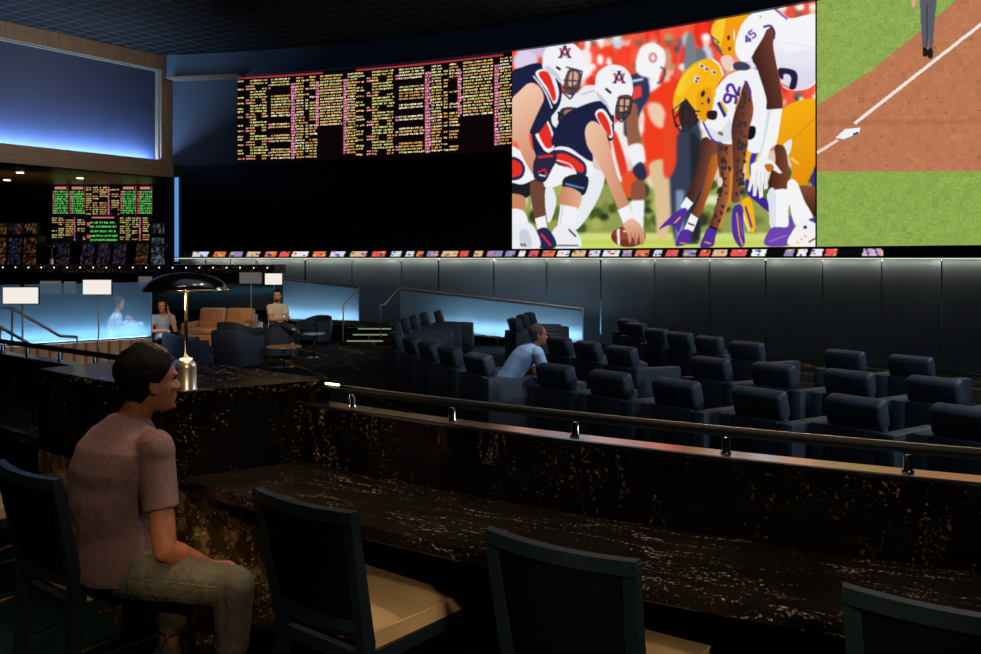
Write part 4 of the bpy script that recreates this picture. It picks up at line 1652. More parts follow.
for px, py in ((7, 180), (20, 172.5), (80, 178)):
    bm = B()
    q = GZ(px, py, 4.12)
    add_lathe(bm, [(0.0, -0.004), (0.075, -0.004), (0.085, -0.012), (0.095, -0.012), (0.095, 0.0)], (0, 0, 0), 20)
    o = bobj('downlight', bm, M['led_warm'], None, True, loc=(q.x, q.y, 4.115))
    tag(o, {7: 'small round downlight in the wooden soffit, lower of the left pair', 20: 'small round downlight in the wooden soffit, upper of the left pair', 80: 'small round downlight in the wooden soffit, right of the left pair'}[px], 'downlight', 'downlights in the wooden soffit')

# blue light line down the end of the screen wall
bm = B()
add_wall_box(bm, wall_hit(175.6), wall_hit(179.0), 1.60, 4.09, 0.02, 0.06, 1)
struct('trim_35', bm, M['led_blue'])
bm = B()
add_wall_box(bm, wall_hit(168.0), wall_hit(174.4), ZT, 4.09, -0.1, 0.08, 1)
struct('trim_36', bm, M['black'])

# terrace behind the lounge
bm = B()
add_box(bm, (-15.5, 24.2, (ZL + ZT) / 2), (20.0, 8.0, ZT - ZL))
struct('floor_terrace', bm, M['navy_dark'])
bm = B()
add_box(bm, (-16, 28.3, 2.3), (16, 0.2, 4.2))
struct('wall_terrace', bm, M['black'])
bm = B()
q0, q1 = P(152.5, 258, 27.2), P(167.5, 258, 27.2)
add_box(bm, ((q0.x + q1.x) / 2, 27.3, 2.28), (q1.x - q0.x, 0.3, 3.66))
struct('trim_37', bm, mat_plain('bronze_column_face', rgb(70, 62, 54), 0.3))
bm = B()
q0, q1 = P(-60, 258, 27.0), P(37, 258, 27.0)
add_box(bm, ((q0.x + q1.x) / 2, 27.5, 3.62), (q1.x - q0.x, 0.4, 0.98))
struct('trim_38', bm, M['black'])

# steps and ramps between lounge and the back walkway
bm = B()
zs = [ZL, -0.28, -0.165, -0.05]
yy = [19.7, 20.1, 20.45]
for i in range(3):
    a, b = P(346, 300, yy[i]), P(396, 300, yy[i])
    add_box(bm, ((a.x + b.x) / 2, (yy[i] + 22.0) / 2, (ZL + zs[i + 1]) / 2), (b.x - a.x, 22.0 - yy[i], zs[i + 1] - ZL))
steps = struct('floor_steps', bm, M['carpet_low'])
for i, (x0, x1) in enumerate(((347, 383), (353, 389), (358, 393))):
    bm = B()
    a, b = P(x0, 300, yy[i]), P(x1, 300, yy[i])
    add_box(bm, ((a.x + b.x) / 2, yy[i] - 0.01, zs[i + 1] - 0.02), (b.x - a.x, 0.03, 0.028))
    struct('trim_%d' % (40 + i), bm, M['led_step'])


def slab(name, pts, z0, mat):
    """walkway solid from the floor up to a sloping top"""
    bm = B()
    top = [bm.verts.new(p) for p in pts]
    bot = [bm.verts.new((p[0], p[1], z0)) for p in pts]
    bm.faces.new(top)
    bm.faces.new(bot[::-1])
    n = len(pts)
    for k in range(n):
        bm.faces.new((top[k], bot[k], bot[(k + 1) % n], top[(k + 1) % n]))
    return struct(name, bm, mat)


G2a, G2b = P(400, 300, 20.75), P(583, 300, 18.9)      # right balustrade line
G1a, G1b = P(262, 300, 21.6), P(359, 300, 20.75)      # left balustrade line
z_in = lambda v: ZL + 0.001 + v
slab('floor_ramp', [(G2a.x, G2a.y, -0.05), (G2b.x, G2b.y, ZL + 0.02), (G2b.x + .9, G2b.y + 1.1, ZL + 0.02), (G2a.x + .5, G2a.y + 1.4, -0.05)], ZL - 0.02, M['carpet_low'])
slab('floor_ramp', [(G1a.x, G1a.y, 0.12), (G1b.x, G1b.y, -0.05), (G1b.x + .3, G1b.y + 1.4, -0.05), (G1a.x + .3, G1a.y + 1.2, 0.12)], ZL - 0.02, M['carpet_low'])
# ------------------------------------------------------------------ LED screens, boards and the painted reflection band under them
M['scr_foot'] = mat_screen('football_screen_pixels', 0.95)
M['scr_base'] = mat_screen('baseball_screen_pixels', 0.98)
M['scr_odds'] = mat_screen('price_board_pixels', 1.2)
M['scr_book'] = mat_screen('bar_board_pixels', 1.0)
M['scr_refl'] = mat_screen('reflection_pixels', 0.95, False)
M['scr_slot'] = mat_screen('slot_machine_pixels', 0.2, False)


def wall_fn(a0, a1, z0, z1, inset):
    def f(u, v):
        th = np.radians(a0 + (a1 - a0) * u)
        return np.stack([WC.x + (WR - inset) * np.cos(th), WC.y + (WR - inset) * np.sin(th), z0 + (z1 - z0) * v], 1)
    return f


def photo_of(c):
    return 490.5 + c[:, 0] / c[:, 1] * FPX, HOR - (c[:, 2] - CAM_Z) / c[:, 1] * FPX


def picture_screen(name, label, art, px0, px1, z0, z1, nu, nv, mat):
    a0, a1 = wall_hit(px0), wall_hit(px1)
    f = wall_fn(a0, a1, z0, z1, 0.10)
    root = thing(name, label, 'screen', wall_pt((a0 + a1) / 2, z0, 0.1))
    bm = B()
    add_wall_box(bm, a0 - 0.03, a1 + 0.03, z0 - 0.03, z1 + 0.01, 0.04, 0.095)
    o = bobj('housing', bm, M['black'], root)
    o.data.transform(Matrix.Translation(-root.location))
    s = grid_screen('display', mat, f, nu, nv, lambda u, v: art.sample(*photo_of(f(u, v))), root)
    s.data.transform(Matrix.Translation(-root.location))
    return root


ZS0, ZS1 = 1.935, 6.985
picture_screen('video_screen', 'huge curved LED screen showing a football line of scrimmage, orange crowd behind', football_art(), 513.9, 817.0, ZS0, ZS1, 660, 540, M['scr_foot'])
picture_screen('video_screen', 'huge LED screen showing a baseball infield of brown dirt and green grass', baseball_art(), 818.6, 1060, ZS0, ZS1, 330, 380, M['scr_base'])
OD = odds_art()
a0, a1 = wall_hit(239.2), wall_hit(513.0)
# the two boards share one drawing: split at its middle
for k, (p0, p1, lab) in enumerate(((239.2, 357.5, 'LED betting board of yellow and pink lines, left one near the timber post'),
                                   (357.7, 513.0, 'LED betting board of yellow and pink lines, right one touching the football screen'))):
    b0, b1 = wall_hit(p0), wall_hit(p1)
    f = wall_fn(b0, b1, 4.47, 6.97, 0.08)
    root = thing('betting_board', lab, 'scoreboard', wall_pt((b0 + b1) / 2, 4.47, 0.08), 0, 'betting boards on the screen wall')
    bm = B()
    add_wall_box(bm, b0 - 0.01, b1 + 0.01, 4.45, 6.975, 0.03, 0.076)
    o = bobj('housing', bm, M['black'], root)
    o.data.transform(Matrix.Translation(-root.location))
    s = grid_screen('display', M['scr_odds'], f, 420, 300, lambda u, v, k=k: OD.sample(140 * k + 140 * u, 100 * (1 - v)), root)
    s.data.transform(Matrix.Translation(-root.location))

# glowing band, the football picture's reflection painted into its colours
REFL = reflection_art()
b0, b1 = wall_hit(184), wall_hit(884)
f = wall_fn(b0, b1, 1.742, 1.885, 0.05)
root = thing('reflection_band', 'narrow bright band of coloured patches painted as a reflection, running under the big screens', 'screen', wall_pt((b0 + b1) / 2, 1.74, 0.05))
s = grid_screen('display', M['scr_refl'], f, 700, 8, lambda u, v: REFL.sample(photo_of(f(u, v))[0] - 184, 8 * (1 - v)), root)
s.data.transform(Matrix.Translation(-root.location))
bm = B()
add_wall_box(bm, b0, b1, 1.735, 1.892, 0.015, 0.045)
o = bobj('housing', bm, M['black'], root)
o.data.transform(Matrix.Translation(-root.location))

# board over the terrace bar
BK = sports_book_art()
q0, q1 = P(52, 242, 27), P(152, 186, 27)
root = thing('bar_board', 'small LED price board with green tables hanging over the terrace bar', 'scoreboard', ((q0.x + q1.x) / 2, 27.0, q0.z))
s = grid_screen('display', M['scr_book'], lambda u, v: np.stack([q0.x + (q1.x - q0.x) * u, np.full_like(u, 27.0), q0.z + (q1.z - q0.z) * v], 1), 330, 180,
                lambda u, v: BK.sample(100 * u, 55 * (1 - v)), root)
s.data.transform(Matrix.Translation(-root.location))
bm = B()
add_box(bm, (0, 0.07, (q1.z - q0.z) / 2), (q1.x - q0.x + 0.1, 0.12, q1.z - q0.z + 0.1), 0.02)
bobj('housing', bm, M['black'], root)
for sx in (-1.2, 1.2):
    bm = B()
    add_tube(bm, [(sx, 0.08, q1.z - q0.z), (sx, 0.08, 4.12 - q0.z)], 0.025)
    bobj('hanger', bm, M['black'], root)


def slot_machine(px, Y, hue, label, h=1.95, w=0.45):
    q = P(px, 258, Y)
    root = thing('slot_machine', label, 'slot machine', (q.x, Y, ZT), 0.0, 'slot machines behind the terrace bar')
    bm = B()
    add_loft(bm, [[Vector((x, y, z)) for x, y in ((-w / 2, yf), (w / 2, yf), (w / 2, 0.3), (-w / 2, 0.3))]
                  for z, yf in ((0, -0.25), (0.7, -0.25), (0.82, -0.38), (0.9, -0.30), (1.0, -0.2), (h, -0.12), (h + 0.04, -0.1))])
    bobj('cabinet', bm, M['black_gloss'], root)
    r = np.random.default_rng(int(px) + 3)
    pal = np.array(hue) / 255.0
    for z0, z1, y0, y1, nm in ((0.98, 1.36, -0.225, -0.185, 'lower_screen'), (1.40, h - 0.03, -0.18, -0.145, 'upper_screen')):
        c = r.uniform(0.1, 1.0, (9, 9, 1)) * pal[r.integers(0, len(pal), (9, 9))]
        grid_screen(nm, M['scr_slot'], lambda u, v: np.stack([(u - .5) * w * .86, y0 + (y1 - y0) * v, z0 + (z1 - z0) * v], 1), 8, 8,
                    lambda u, v: c[np.clip((v * 8).round().astype(int), 0, 8), np.clip((u * 8).round().astype(int), 0, 8)], root)
    bm = B()
    add_box(bm, (0, -0.05, h + 0.25), (w * .9, 0.12, 0.40), 0.04)
    tp = bobj('topper', bm, M['black_gloss'], root)
    c2 = r.uniform(0.2, 1.0, (5, 9, 1)) * pal[r.integers(0, len(pal), (5, 9))]
    grid_screen('topper_screen', M['scr_slot'], lambda u, v: np.stack([(u - .5) * w * .8, np.full_like(u, -0.118), h + 0.09 + 0.32 * v], 1), 8, 4,
                lambda u, v: c2[np.clip((v * 4).round().astype(int), 0, 4), np.clip((u * 8).round().astype(int), 0, 8)], tp)
    return root


OH = [(250, 150, 60), (190, 90, 60), (90, 60, 50), (240, 200, 120), (40, 40, 70)]
PH = [(90, 70, 150), (60, 100, 170), (150, 90, 90), (30, 30, 70), (190, 150, 120)]
CH = [(150, 230, 230), (240, 250, 250), (60, 150, 190), (30, 60, 90), (180, 80, 150)]
for px, Y, hue, lab in ((3, 25.3, OH, 'orange lit slot machine cut by the left edge behind the terrace bar'),
                        (18, 25.3, PH, 'blue and violet slot machine second from the left behind the terrace bar'),
                        (33, 25.3, OH, 'orange lit slot machine beside the black pillar, third from the left'),
                        (66, 25.5, PH, 'slot machine beside the left mushroom lamp, under the small board'),
                        (90, 25.5, PH, 'violet slot machine under the small board, left one of three'),
                        (106, 25.5, PH, 'violet slot machine under the small board, middle one of three'),
                        (122, 25.5, PH, 'violet slot machine under the small board, right one of three'),
                        (144, 25.8, OH, 'dim slot machine below the right corner of the small board'),
                        (160, 25.2, CH, 'cyan and white slot machine behind the right bar lamp')):
    slot_machine(px, Y, hue, lab, 1.9 if px < 40 or px == 160 else 1.27)
# ------------------------------------------------------------------ the black marble bar
PIL0 = 226.3


def PIL1(R):
    """the pillar's right face is skewed against the bar"""
    return 233.0 - math.degrees((-0.10 + 0.23 * (R - 11.88) / 0.665) / 12.0)


PIN = lambda R: PIL1(R) + 0.03


def bar(name, label, a0, a1):
    root = thing(name, label, 'bar counter', (arc_pt(12.3, ((a0 if not callable(a0) else 233) + a1) / 2, 0)))
    inv = Matrix.Translation(-root.location)

    def part(nm, mat, *args, **kw):
        bm = B()
        add_arc_box(bm, *args, **kw)
        o = bobj(nm, bm, mat, root)
        o.data.transform(inv)
        return o
    part('countertop', M['marble_top'], 12.0, 12.53, 0.70, 0.75, a0, a1, 0.4, bev=0.004)
    part('backsplash', M['marble_up'], 11.915, 12.0, ZL, 1.005, a0, a1, 0.4)
    part('ledge', M['ledge_metal'], 11.905, 12.004, 1.005, 1.022, a0, a1, 0.4, bev=0.004)
    part('front_panel', M['wood_dark'], 12.0, 12.10, ZU, 0.70, a0, a1, 0.4)
    part('toe_kick', M['black'], 12.10, 12.12, ZU, 0.09, a0, a1, 0.4)
    return root


bar('bar_counter', 'long curved black marble counter with raised back ledge, in front of the empty chairs', PIN, 263)
bar('bar_counter', 'black marble counter wing beyond the pillar at the left edge', 203, PIL0 - 0.03)


def rail(label, a0, a1, posts, lit=None):
    root = thing('counter_rail', label, 'rail', arc_pt(11.93, (a0 + a1) / 2, 1.02), 0, None)
    n = max(4, int(abs(a1 - a0)))
    bm = B()
    add_tube(bm, [arc_pt(11.93, a0 + (a1 - a0) * i / n, 1.093) - root.location for i in range(n + 1)], 0.0175, 14)
    bobj('handrail', bm, M['rail_black'], root, True)
    bm = B()
    add_tube(bm, [arc_pt(11.935, a0 + (a1 - a0) * i / n, 1.1105) - root.location for i in range(n + 1)], 0.0022, 6)
    bobj('bronze_inlay', bm, M['bronze'], root, True)
    if lit is not None:
        bm = B()
        add_tube(bm, [arc_pt(11.945, lit + 0.42 * i / 4, 1.1125) - root.location for i in range(5)], 0.005, 8)
        bobj('end_strip', bm, M['led_warm'], root, True)  # short emissive strip at the rail end
    for t in posts:
        bm = B()
        p = arc_pt(11.955, t, 0) - Vector((root.location.x, root.location.y, 0))
        add_lathe(bm, [(0, 1.0225), (0.019, 1.0225), (0.019, 1.027), (0.0135, 1.03), (0.0135, 1.078), (0.0, 1.08)], (p.x, p.y, -root.location.z), 16)
        bobj('post', bm, M['chrome'], root, True)


def arc_angle(px, R):
    """bar angle where a photo column meets radius R"""
    k = (px - 490.5) / FPX
    lo, hi = 195.0, 280.0
    for _ in range(40):
        mid = (lo + hi) / 2
        p = arc_pt(R, mid, 0)
        if p.y <= 0.05 or p.x / p.y > k:
            hi = mid
        else:
            lo = mid
    return lo


rail('black tube rail on chrome posts along the long counter ledge', PIL1(11.93) + 0.25, 263, [arc_angle(x, 11.955) for x in (352, 452, 575, 726, 908)] + [250.5, 255], PIL1(11.93) + 0.3)
rail('black tube rail on chrome posts on the far left counter wing', 203, PIL0 - 0.2, [arc_angle(x, 11.955) for x in (3, 28, 60, 95)])

# square pillar block with a polished top
root = thing('marble_pillar', 'tall square black marble block with polished top, carrying the mushroom lamp', 'pillar', arc_pt(12.2, 229.8, 0))
inv = Matrix.Translation(-root.location)
for nm, mat, z0, z1 in (('lower_block', M['marble_gold'], ZU, 0.70), ('upper_block', M['marble_pillar'], 0.70, 1.085)):
    bm = B()
    add_arc_box(bm, 11.88, 12.545, z0, z1, PIL0, PIL1, 0.4)
    # veins on the two radial faces follow the height
    bobj(nm, bm, mat, root).data.transform(inv)
bm = B()
add_arc_box(bm, 11.877, 12.55, 1.085, 1.12, PIL0 - 0.015, lambda R: PIL1(R) + 0.015, 0.4, bev=0.003)
bobj('top_slab', bm, mat_marble('pillar_top_marble', 2.2, 3.4, 3.2, rough=0.14), root).data.transform(inv)


# ------------------------------------------------------------------ lamps with mushroom shades
def make_lamp(label, loc, group=None, simple=False, s=1.0, on=True):
    root = thing('mushroom_lamp', label, 'lamp', loc, 0, group)
    sg = 32
    bm = B()
    add_lathe(bm, [(0, 0.0), (0.047, 0.0), (0.047, 0.004), (0.044, 0.008), (0.044, 0.098), (0.041, 0.115), (0.030, 0.130), (0.017, 0.136), (0, 0.136)], seg=sg)
    base = bobj('base', bm, M['brass_glow'] if on else M['stalk'], root, True)
    bm = B()
    add_lathe(bm, [(0.016, 0.1365), (0.026, 0.1345), (0.028, 0.1375), (0.016, 0.141), (0.016, 0.1365)], seg=sg)
    bobj('glow_ring', bm, M['led_ring'] if on else M['chrome'], base, True)
    bm = B()
    add_tube(bm, [(0, 0, 0.134), (0, 0, 0.478)], 0.0125 if on else 0.024, 16)
    bobj('pole', bm, M['brass'] if on else M['stalk'], root, True)
    bm = B()
    prof = []
    for k in range(13):
        a = k / 12 * PI / 2
        prof.append((0.176 * math.sin(a) if k else 0.0, 0.443 + 0.075 * math.cos(a) ** 1.15 if k < 12 else 0.443))
    prof += [(0.178, 0.437), (0.172, 0.436)]
    for k in range(11, -1, -1):
        a = k / 12 * PI / 2
        prof.append((0.168 * math.sin(a) if k else 0.0, 0.440 + 0.066 * math.cos(a) ** 1.15))
    add_lathe(bm, prof, seg=48)
    sh = bobj('lamp_shade', bm, M['black_lacquer'], root, True)
    bm = B()
    add_lathe(bm, [(0.174, 0.434), (0.181, 0.435), (0.181, 0.444), (0.174, 0.445), (0.174, 0.434)], seg=48)
    bobj('rim', bm, M['brass'], sh, True)
    bm = B()
    add_lathe(bm, [(0, 0.515), (0.02, 0.51), (0.026, 0.49), (0.018, 0.475), (0, 0.472)], seg=16)
    bobj('bulb', bm, M['led_warm'] if on else M['white_dim'], root, True)
    return root


M['brass_glow'] = mat_plain('chromed_brass', (0.92, 0.80, 0.60), 0.32, 0.85, var=0.03)
M['black_lacquer'] = mat_plain('black_lacquer', rgb(8, 8, 9), 0.16, 0.0, 0.6)
lp_ = GZ(186, 390.0, 1.12)
LAMP = Vector((lp_.x, lp_.y, 1.1205))
make_lamp('black mushroom shade table lamp with brass pole, large, on the marble pillar', LAMP)


# ------------------------------------------------------------------ chairs at the counter
def make_chair(label, loc, phi):
    root = thing('counter_chair', label, 'chair', loc, -math.radians(phi), 'tan seat chairs at the bar')
    F = M['teal_frame']
    wr, wf, yb, yf = 0.20, 0.245, -0.20, 0.24
    st = 0.42
    # rear legs rise into the back stiles
    tilt = lambda z: yb - max(0, z - 0.42) * 0.20
    for sx in (-1, 1):
        bm = B()
        ring = []
        for z, hw, hd in ((0.0, .016, .016), (0.40, .021, .024), (0.46, .021, .024)):
            x = sx * (wr - 0.005 + 0.012 * (1 - z / .46))
            y = yb - 0.05 * (1 - z / 0.46)
            ring.append([Vector((x + a * hw, y + b * hd, z)) for a, b in ((-1, -1), (1, -1), (1, 1), (-1, 1))])
        add_loft(bm, ring)
        bobj('leg', bm, F, root)
        bm = B()
        ring = []
        for z, hw, hd in ((0.44, .021, .024), (0.65, .021, .021), (0.90, .020, .017)):
            x = sx * (wr + 0.02 * (z - .44) / .46)
            ring.append([Vector((x + a * hw, tilt(z) + b * hd, z)) for a, b in ((-1, -1), (1, -1), (1, 1), (-1, 1))])
        add_loft(bm, ring)
        bobj('stile', bm, F, root)
        bm = B()
        add_box(bm, (sx * (wf - 0.02), yf - 0.02, 0.20), (0.034, 0.034, 0.40), 0.004)
        bobj('leg', bm, F, root)
    # bowed rails of the back
    for nm, z, hh in (('top_rail', 0.885, 0.020), ('bottom_rail', 0.515, 0.018)):
        bm = B()
        ring = []
        for k in range(11):
            q = -1 + 2 * k / 10
            hw = wr + 0.02 * (z - .44) / .46 + (0.019 if nm == 'top_rail' else 0.0)
            bow = -0.028 * (1 - q * q)
            ring.append([Vector((q * hw, tilt(z) + bow + b * 0.016, z + a * hh + (0.004 * (q * q) if nm == 'top_rail' else 0))) for a, b in ((-1, -1), (1, -1), (1, 1), (-1, 1))])
        add_loft(bm, ring)
        bobj(nm, bm, F, root)
    bm = B()   # upholstered back panel
    ring = []
    for k in range(13):
        q = -1 + 2 * k / 12
        col = []
        for z, off in ((0.525, -1), (0.70, -1.15), (0.868, -1), (0.868, 1), (0.70, 1.3), (0.525, 1)):
            hw = wr - 0.018 + 0.02 * (z - .44) / .46
            col.append(Vector((q * hw, tilt(z) - 0.028 * (1 - q * q) + off * 0.012, z)))
        ring.append(col)
    add_loft(bm, ring)
    bobj('back_panel', bm, M['seatback'], root, auto=50)
    bm = B()   # seat frame
    for sx in (-1, 1):
        add_loft(bm, [[Vector((sx * (w - 0.028), y, z)) for z in (0.375, 0.42)] + [Vector((sx * w, y, z)) for z in (0.42, 0.375)] for w, y in ((wr + .01, yb), (wf, yf))])
    for y, w in ((yb, wr), (yf - 0.014, wf - 0.01)):
        add_box(bm, (0, y + 0.0, 0.3975), (2 * w, 0.028, 0.045))
    bobj('seat_rail', bm, F, root)
    for y, x0, x1, z in ((yf - 0.02, -wf + .04, wf - .04, 0.16),):
        bm = B()
        add_box(bm, (0, y, z), (x1 - x0, 0.022, 0.022), 0.003)
        bobj('stretcher', bm, F, root)
    for sx in (-1, 1):
        bm = B()
        add_tube(bm, [(sx * (wr + .002), yb - 0.028, 0.2), (sx * (wf - .022), yf - 0.03, 0.2)], 0.011, 8)
        bobj('stretcher', bm, F, root)
    bm = B()   # leather cushion, crowned
    ring = []
    for y, zc, wd in ((yb + 0.03, 0, 0), (yb + 0.05, .012, .5), (yb + 0.12, .02, .7), (0.02, .024, .9), (0.14, .018, 1), (yf - 0.02, .008, 1), (yf + .004, -0.004, 1)):
        w = wr - 0.002 + (wf - wr) * (y - yb) / (yf - yb)
        sec = []
        for k in range(9):
            q = -1 + 2 * k / 8
            sec.append(Vector((q * w, y, 0.478 + zc * (1 - abs(q) ** 3))))
        sec += [Vector((w, y, 0.422)), Vector((-w, y, 0.422))]
        ring.append(sec)
    add_loft(bm, ring)
    seat = bobj('seat', bm, M['tan'], root, auto=40)
    bm = B()
    w0, w1 = wr + 0.0, wf
    add_tube(bm, [(-w0, yb + .04, .478), (-w1, yf, .474), (w1, yf, .474), (w0, yb + .04, .478)], 0.0045, 6)
    bobj('piping', bm, M['tan'], seat, True)
    return root


def relabel(c, label, loc, phi):
    c['label'] = label
    c.location = loc
    c.rotation_euler.z = -math.radians(phi)
    return c


F_ = lambda phi: Vector((math.sin(math.radians(phi)), math.cos(math.radians(phi)), 0))


def chair_at(cx, cy, phi):
    """seat centre from the middle of the top rail"""
    q = Vector((cx, cy, 0)) + F_(phi) * 0.30
    return (q.x, q.y, 0.0)


CH2 = make_chair('empty tan seat chair with dark teal frame, next to the seated man', chair_at(-0.62, 2.68, 36), 36)
relabel(copy_tree(CH2), 'empty tan seat chair, seen from behind, mostly hiding its tan cushion at the bottom middle', chair_at(0.185, 2.265, 34), 34)
relabel(copy_tree(CH2), 'empty chair cut off by the lower right corner, only its back frame showing', chair_at(1.06, 1.86, 29), 29)
relabel(copy_tree(CH2), 'dark chair under the man in the mauve T-shirt', (-1.56, 3.30, 0), 37)
relabel(copy_tree(CH2), 'chair behind the occupied one, only a leg showing at the left edge', (-2.66, 4.05, 0), 40)
# ------------------------------------------------------------------ recliners facing the screens
def make_recliner():
    root = thing('recliner', 'x', 'recliner', (0, 0, ZL), 0, 'dark leather recliners')
    R_, D_ = M['recliner'], M['recliner_dark']
    bm = B()
    add_box(bm, (0, -0.385, 0.365), (0.46, 0.11, 0.63), 0.02)
    bobj('back_shell', bm, D_, root, auto=40)
    for sx in (-1, 1):
        bm = B()
        vs = add_box(bm, (sx * 0.302, 0.0, 0.36), (0.14, 0.88, 0.63), 0.022)
        for v in vs:
            if v.co.z > 0.5:
                v.co.z -= 0.045 * (v.co.y + 0.44)
        bobj('arm', bm, R_, root, auto=40)
    bm = B()
    add_box(bm, (0, 0.05, 0.30), (0.46, 0.74, 0.28), 0.03)
    add_box(bm, (0, 0.05, 0.475), (0.458, 0.72, 0.09), 0.035, 3)
    bobj('seat', bm, R_, root, auto=40)
    rot = Matrix.Rotation(math.radians(17), 3, 'X')
    bm = B()
    add_box(bm, (0, -0.335, 0.80), (0.50, 0.165, 0.25), 0.04, 3, rot)
    bobj('head_cushion', bm, R_, root, auto=50)
    bm = B()
    add_box(bm, (0, -0.27, 0.60), (0.458, 0.15, 0.26), 0.05, 3, rot)
    bobj('back_cushion', bm, R_, root, auto=50)
    bm = B()
    add_box(bm, (0, 0.43, 0.30), (0.458, 0.05, 0.30), 0.02)
    bobj('footrest', bm, R_, root, auto=40)
    for sx in (-1, 1):
        for y in (-0.38, 0.38):
            bm = B()
            add_box(bm, (sx * 0.30, y, 0.024), (0.05, 0.05, 0.048))
            bobj('foot', bm, M['black'], root)
    return root


REC = make_recliner()
ORD = ['first', 'second', 'third', 'fourth', 'fifth', 'sixth', 'seventh', 'eighth']
ROWS = [   # photo spot of each head cushion's top edge and the way the seat faces
    ([(966, 406, 50), (856, 396, 51), (760, 388, 50), (677, 379, 49), (610.5, 371, 47), (556, 364, 48)],
     lambda i: 'dark leather recliner in the row nearest the counter rail, ' + ('cut by the right edge' if i == 0 else ORD[i] + ' from the right edge')),
    ([(479, 353, 57), (450.5, 346, 60), (429, 341, 63), (412.5, 336.5, 66), (396.5, 331.6, 70)],
     lambda i: 'dark recliner holding the man in the blue shirt, at the aisle' if i == 0 else 'dark recliner, %s behind the blue-shirted man in the curved left row' % ORD[i - 1]),
    ([(934.5, 377, 51), (849, 370, 51), (774, 363, 51), (711, 357, 51)],
     lambda i: 'dark recliner in the middle row of the right block, %s from the right' % ORD[i]),
    ([(622, 346, 52), (588, 341, 54), (560, 336.8, 56)],
     lambda i: 'dark recliner in the centre row ahead of the blue-shirted man, %s from its right end' % ORD[i]),
    ([(911, 355.5, 52), (845, 350, 52)],
     lambda i: 'dark recliner in the front row under the slate wall, %s' % ('nearest the right edge' if i == 0 else 'left of the rightmost one')),
    ([(747, 341.5, 50), (709.5, 336, 51), (680.5, 332, 52), (657.5, 328.3, 53)],
     lambda i: 'dark recliner in the short front row of four, %s from its right end' % ORD[i]),
    ([(636.5, 322.3, 60), (628, 318.7, 62)],
     lambda i: 'dark recliner of the pair far back against the wall, %s one' % ('nearer' if i == 0 else 'farther')),
    ([(515, 317.8, 74), (523, 314.5, 76), (530, 312.0, 78)],
     lambda i: 'dark recliner behind the head of the blue-shirted man, %s from the left' % ORD[i]),
    ([(396.5, 322, 78), (405.5, 318, 82), (414, 315, 85), (424.5, 312, 88), (438.5, 310, 90)],
     lambda i: 'dark recliner in the far left row before the glass ramp, %s from the steps' % ORD[i]),
]
first_ = True
for row, lab in ROWS:
    pos = []
    for px, py, phi in row:
        Y = (CAM_Z - (ZL + 0.935)) * FPX / (py - HOR)
        pos.append((P(px, py, Y) + F_(phi) * 0.34, phi))
    for i, (q, phi) in enumerate(pos):
        rt_ = Vector((math.cos(math.radians(phi)), -math.sin(math.radians(phi)), 0))
        w = 1.0
        for k in (i - 1, i + 1):          # neighbours set closely have slimmer seats
            if 0 <= k < len(pos):
                w = min(w, abs((pos[k][0] - q).dot(rt_)) * 0.975 / 0.748)
        c = REC if first_ else copy_tree(REC)
        first_ = False
        c['label'] = lab(i)
        c.location = (q.x, q.y, ZL)
        c.rotation_euler.z = -math.radians(phi)
        c.scale = (max(0.72, w), 1, 1)


# ------------------------------------------------------------------ tub chairs, sofa, tables
def make_tub():
    root = thing('tub_chair', 'x', 'armchair', (0, 0, ZL), 0, 'navy tub chairs in the lounge')
    T = M['tub']
    bm = B()
    n = 26
    ro, ri = [], []
    rings = []
    for k in range(n + 1):
        a = math.radians(-35 + 250 * k / n)       # from right front round the back to left front
        ca, sa = math.cos(a), math.sin(a)
        e = 0.7
        ox, oy = 0.40 * math.copysign(abs(ca) ** e, ca), -0.38 * math.copysign(abs(sa) ** e, sa)
        ix, iy = ox * 0.76, oy * 0.74
        back = max(0.0, sa)
        top = 0.55 + 0.13 * back ** 0.8
        rings.append([Vector((ox * .94, oy * .94, 0.07)), Vector((ox, oy, 0.35)), Vector((ox * 1.01, oy * 1.01, top - 0.03)), Vector((ox * .97, oy * .97, top)),
                      Vector((ix * 1.05, iy * 1.05, top)), Vector((ix, iy, top - 0.04)), Vector((ix, iy, 0.10))])
    add_loft(bm, rings)
    bobj('shell', bm, T, root, auto=45)
    bm = B()
    add_box(bm, (0, 0.04, 0.22), (0.58, 0.62, 0.24), 0.04)
    bobj('seat', bm, T, root, auto=45)
    bm = B()
    add_box(bm, (0, 0.05, 0.385), (0.585, 0.60, 0.11), 0.045, 3)
    bobj('seat_cushion', bm, T, root, auto=45)
    for x in (-.27, .27):
        for y in (-.26, .26):
            bm = B()
            add_lathe(bm, [(0, 0), (.02, 0), (.026, .09), (0, .09)], (x, y, 0), 10)
            bobj('foot', bm, M['black'], root)
    return root


TUB = make_tub()
_t1 = [True]


def tub(px, py, phi, label, s=1.0):
    """px, py: photo spot of the chair's floor centre"""
    q = GZ(px, py, ZL)
    c = TUB if _t1[0] else copy_tree(TUB)
    _t1[0] = False
    c['label'] = label
    c.location = (q.x, q.y, ZL)
    c.rotation_euler.z = -math.radians(phi)
    c.scale = (s, s, s)
    return c


tub(188, 373, 58, 'navy tub chair nearest the bar, its broad back to the camera, left of a pair', 1.12)
tub(238, 368, 20, 'navy tub chair nearest the bar, right of the pair beside the small table', 1.12)
tub(240, 355.5, 30, 'navy tub chair just in front of the tan sofa', 1.1)
tub(279, 357, -35, 'navy tub chair the man in the cream T-shirt sits on')
tub(314, 343.5, 210, 'navy tub chair at the far right of the lounge, by the glass balustrade')
tub(163, 366, 150, 'navy tub chair the woman on the phone sits in')

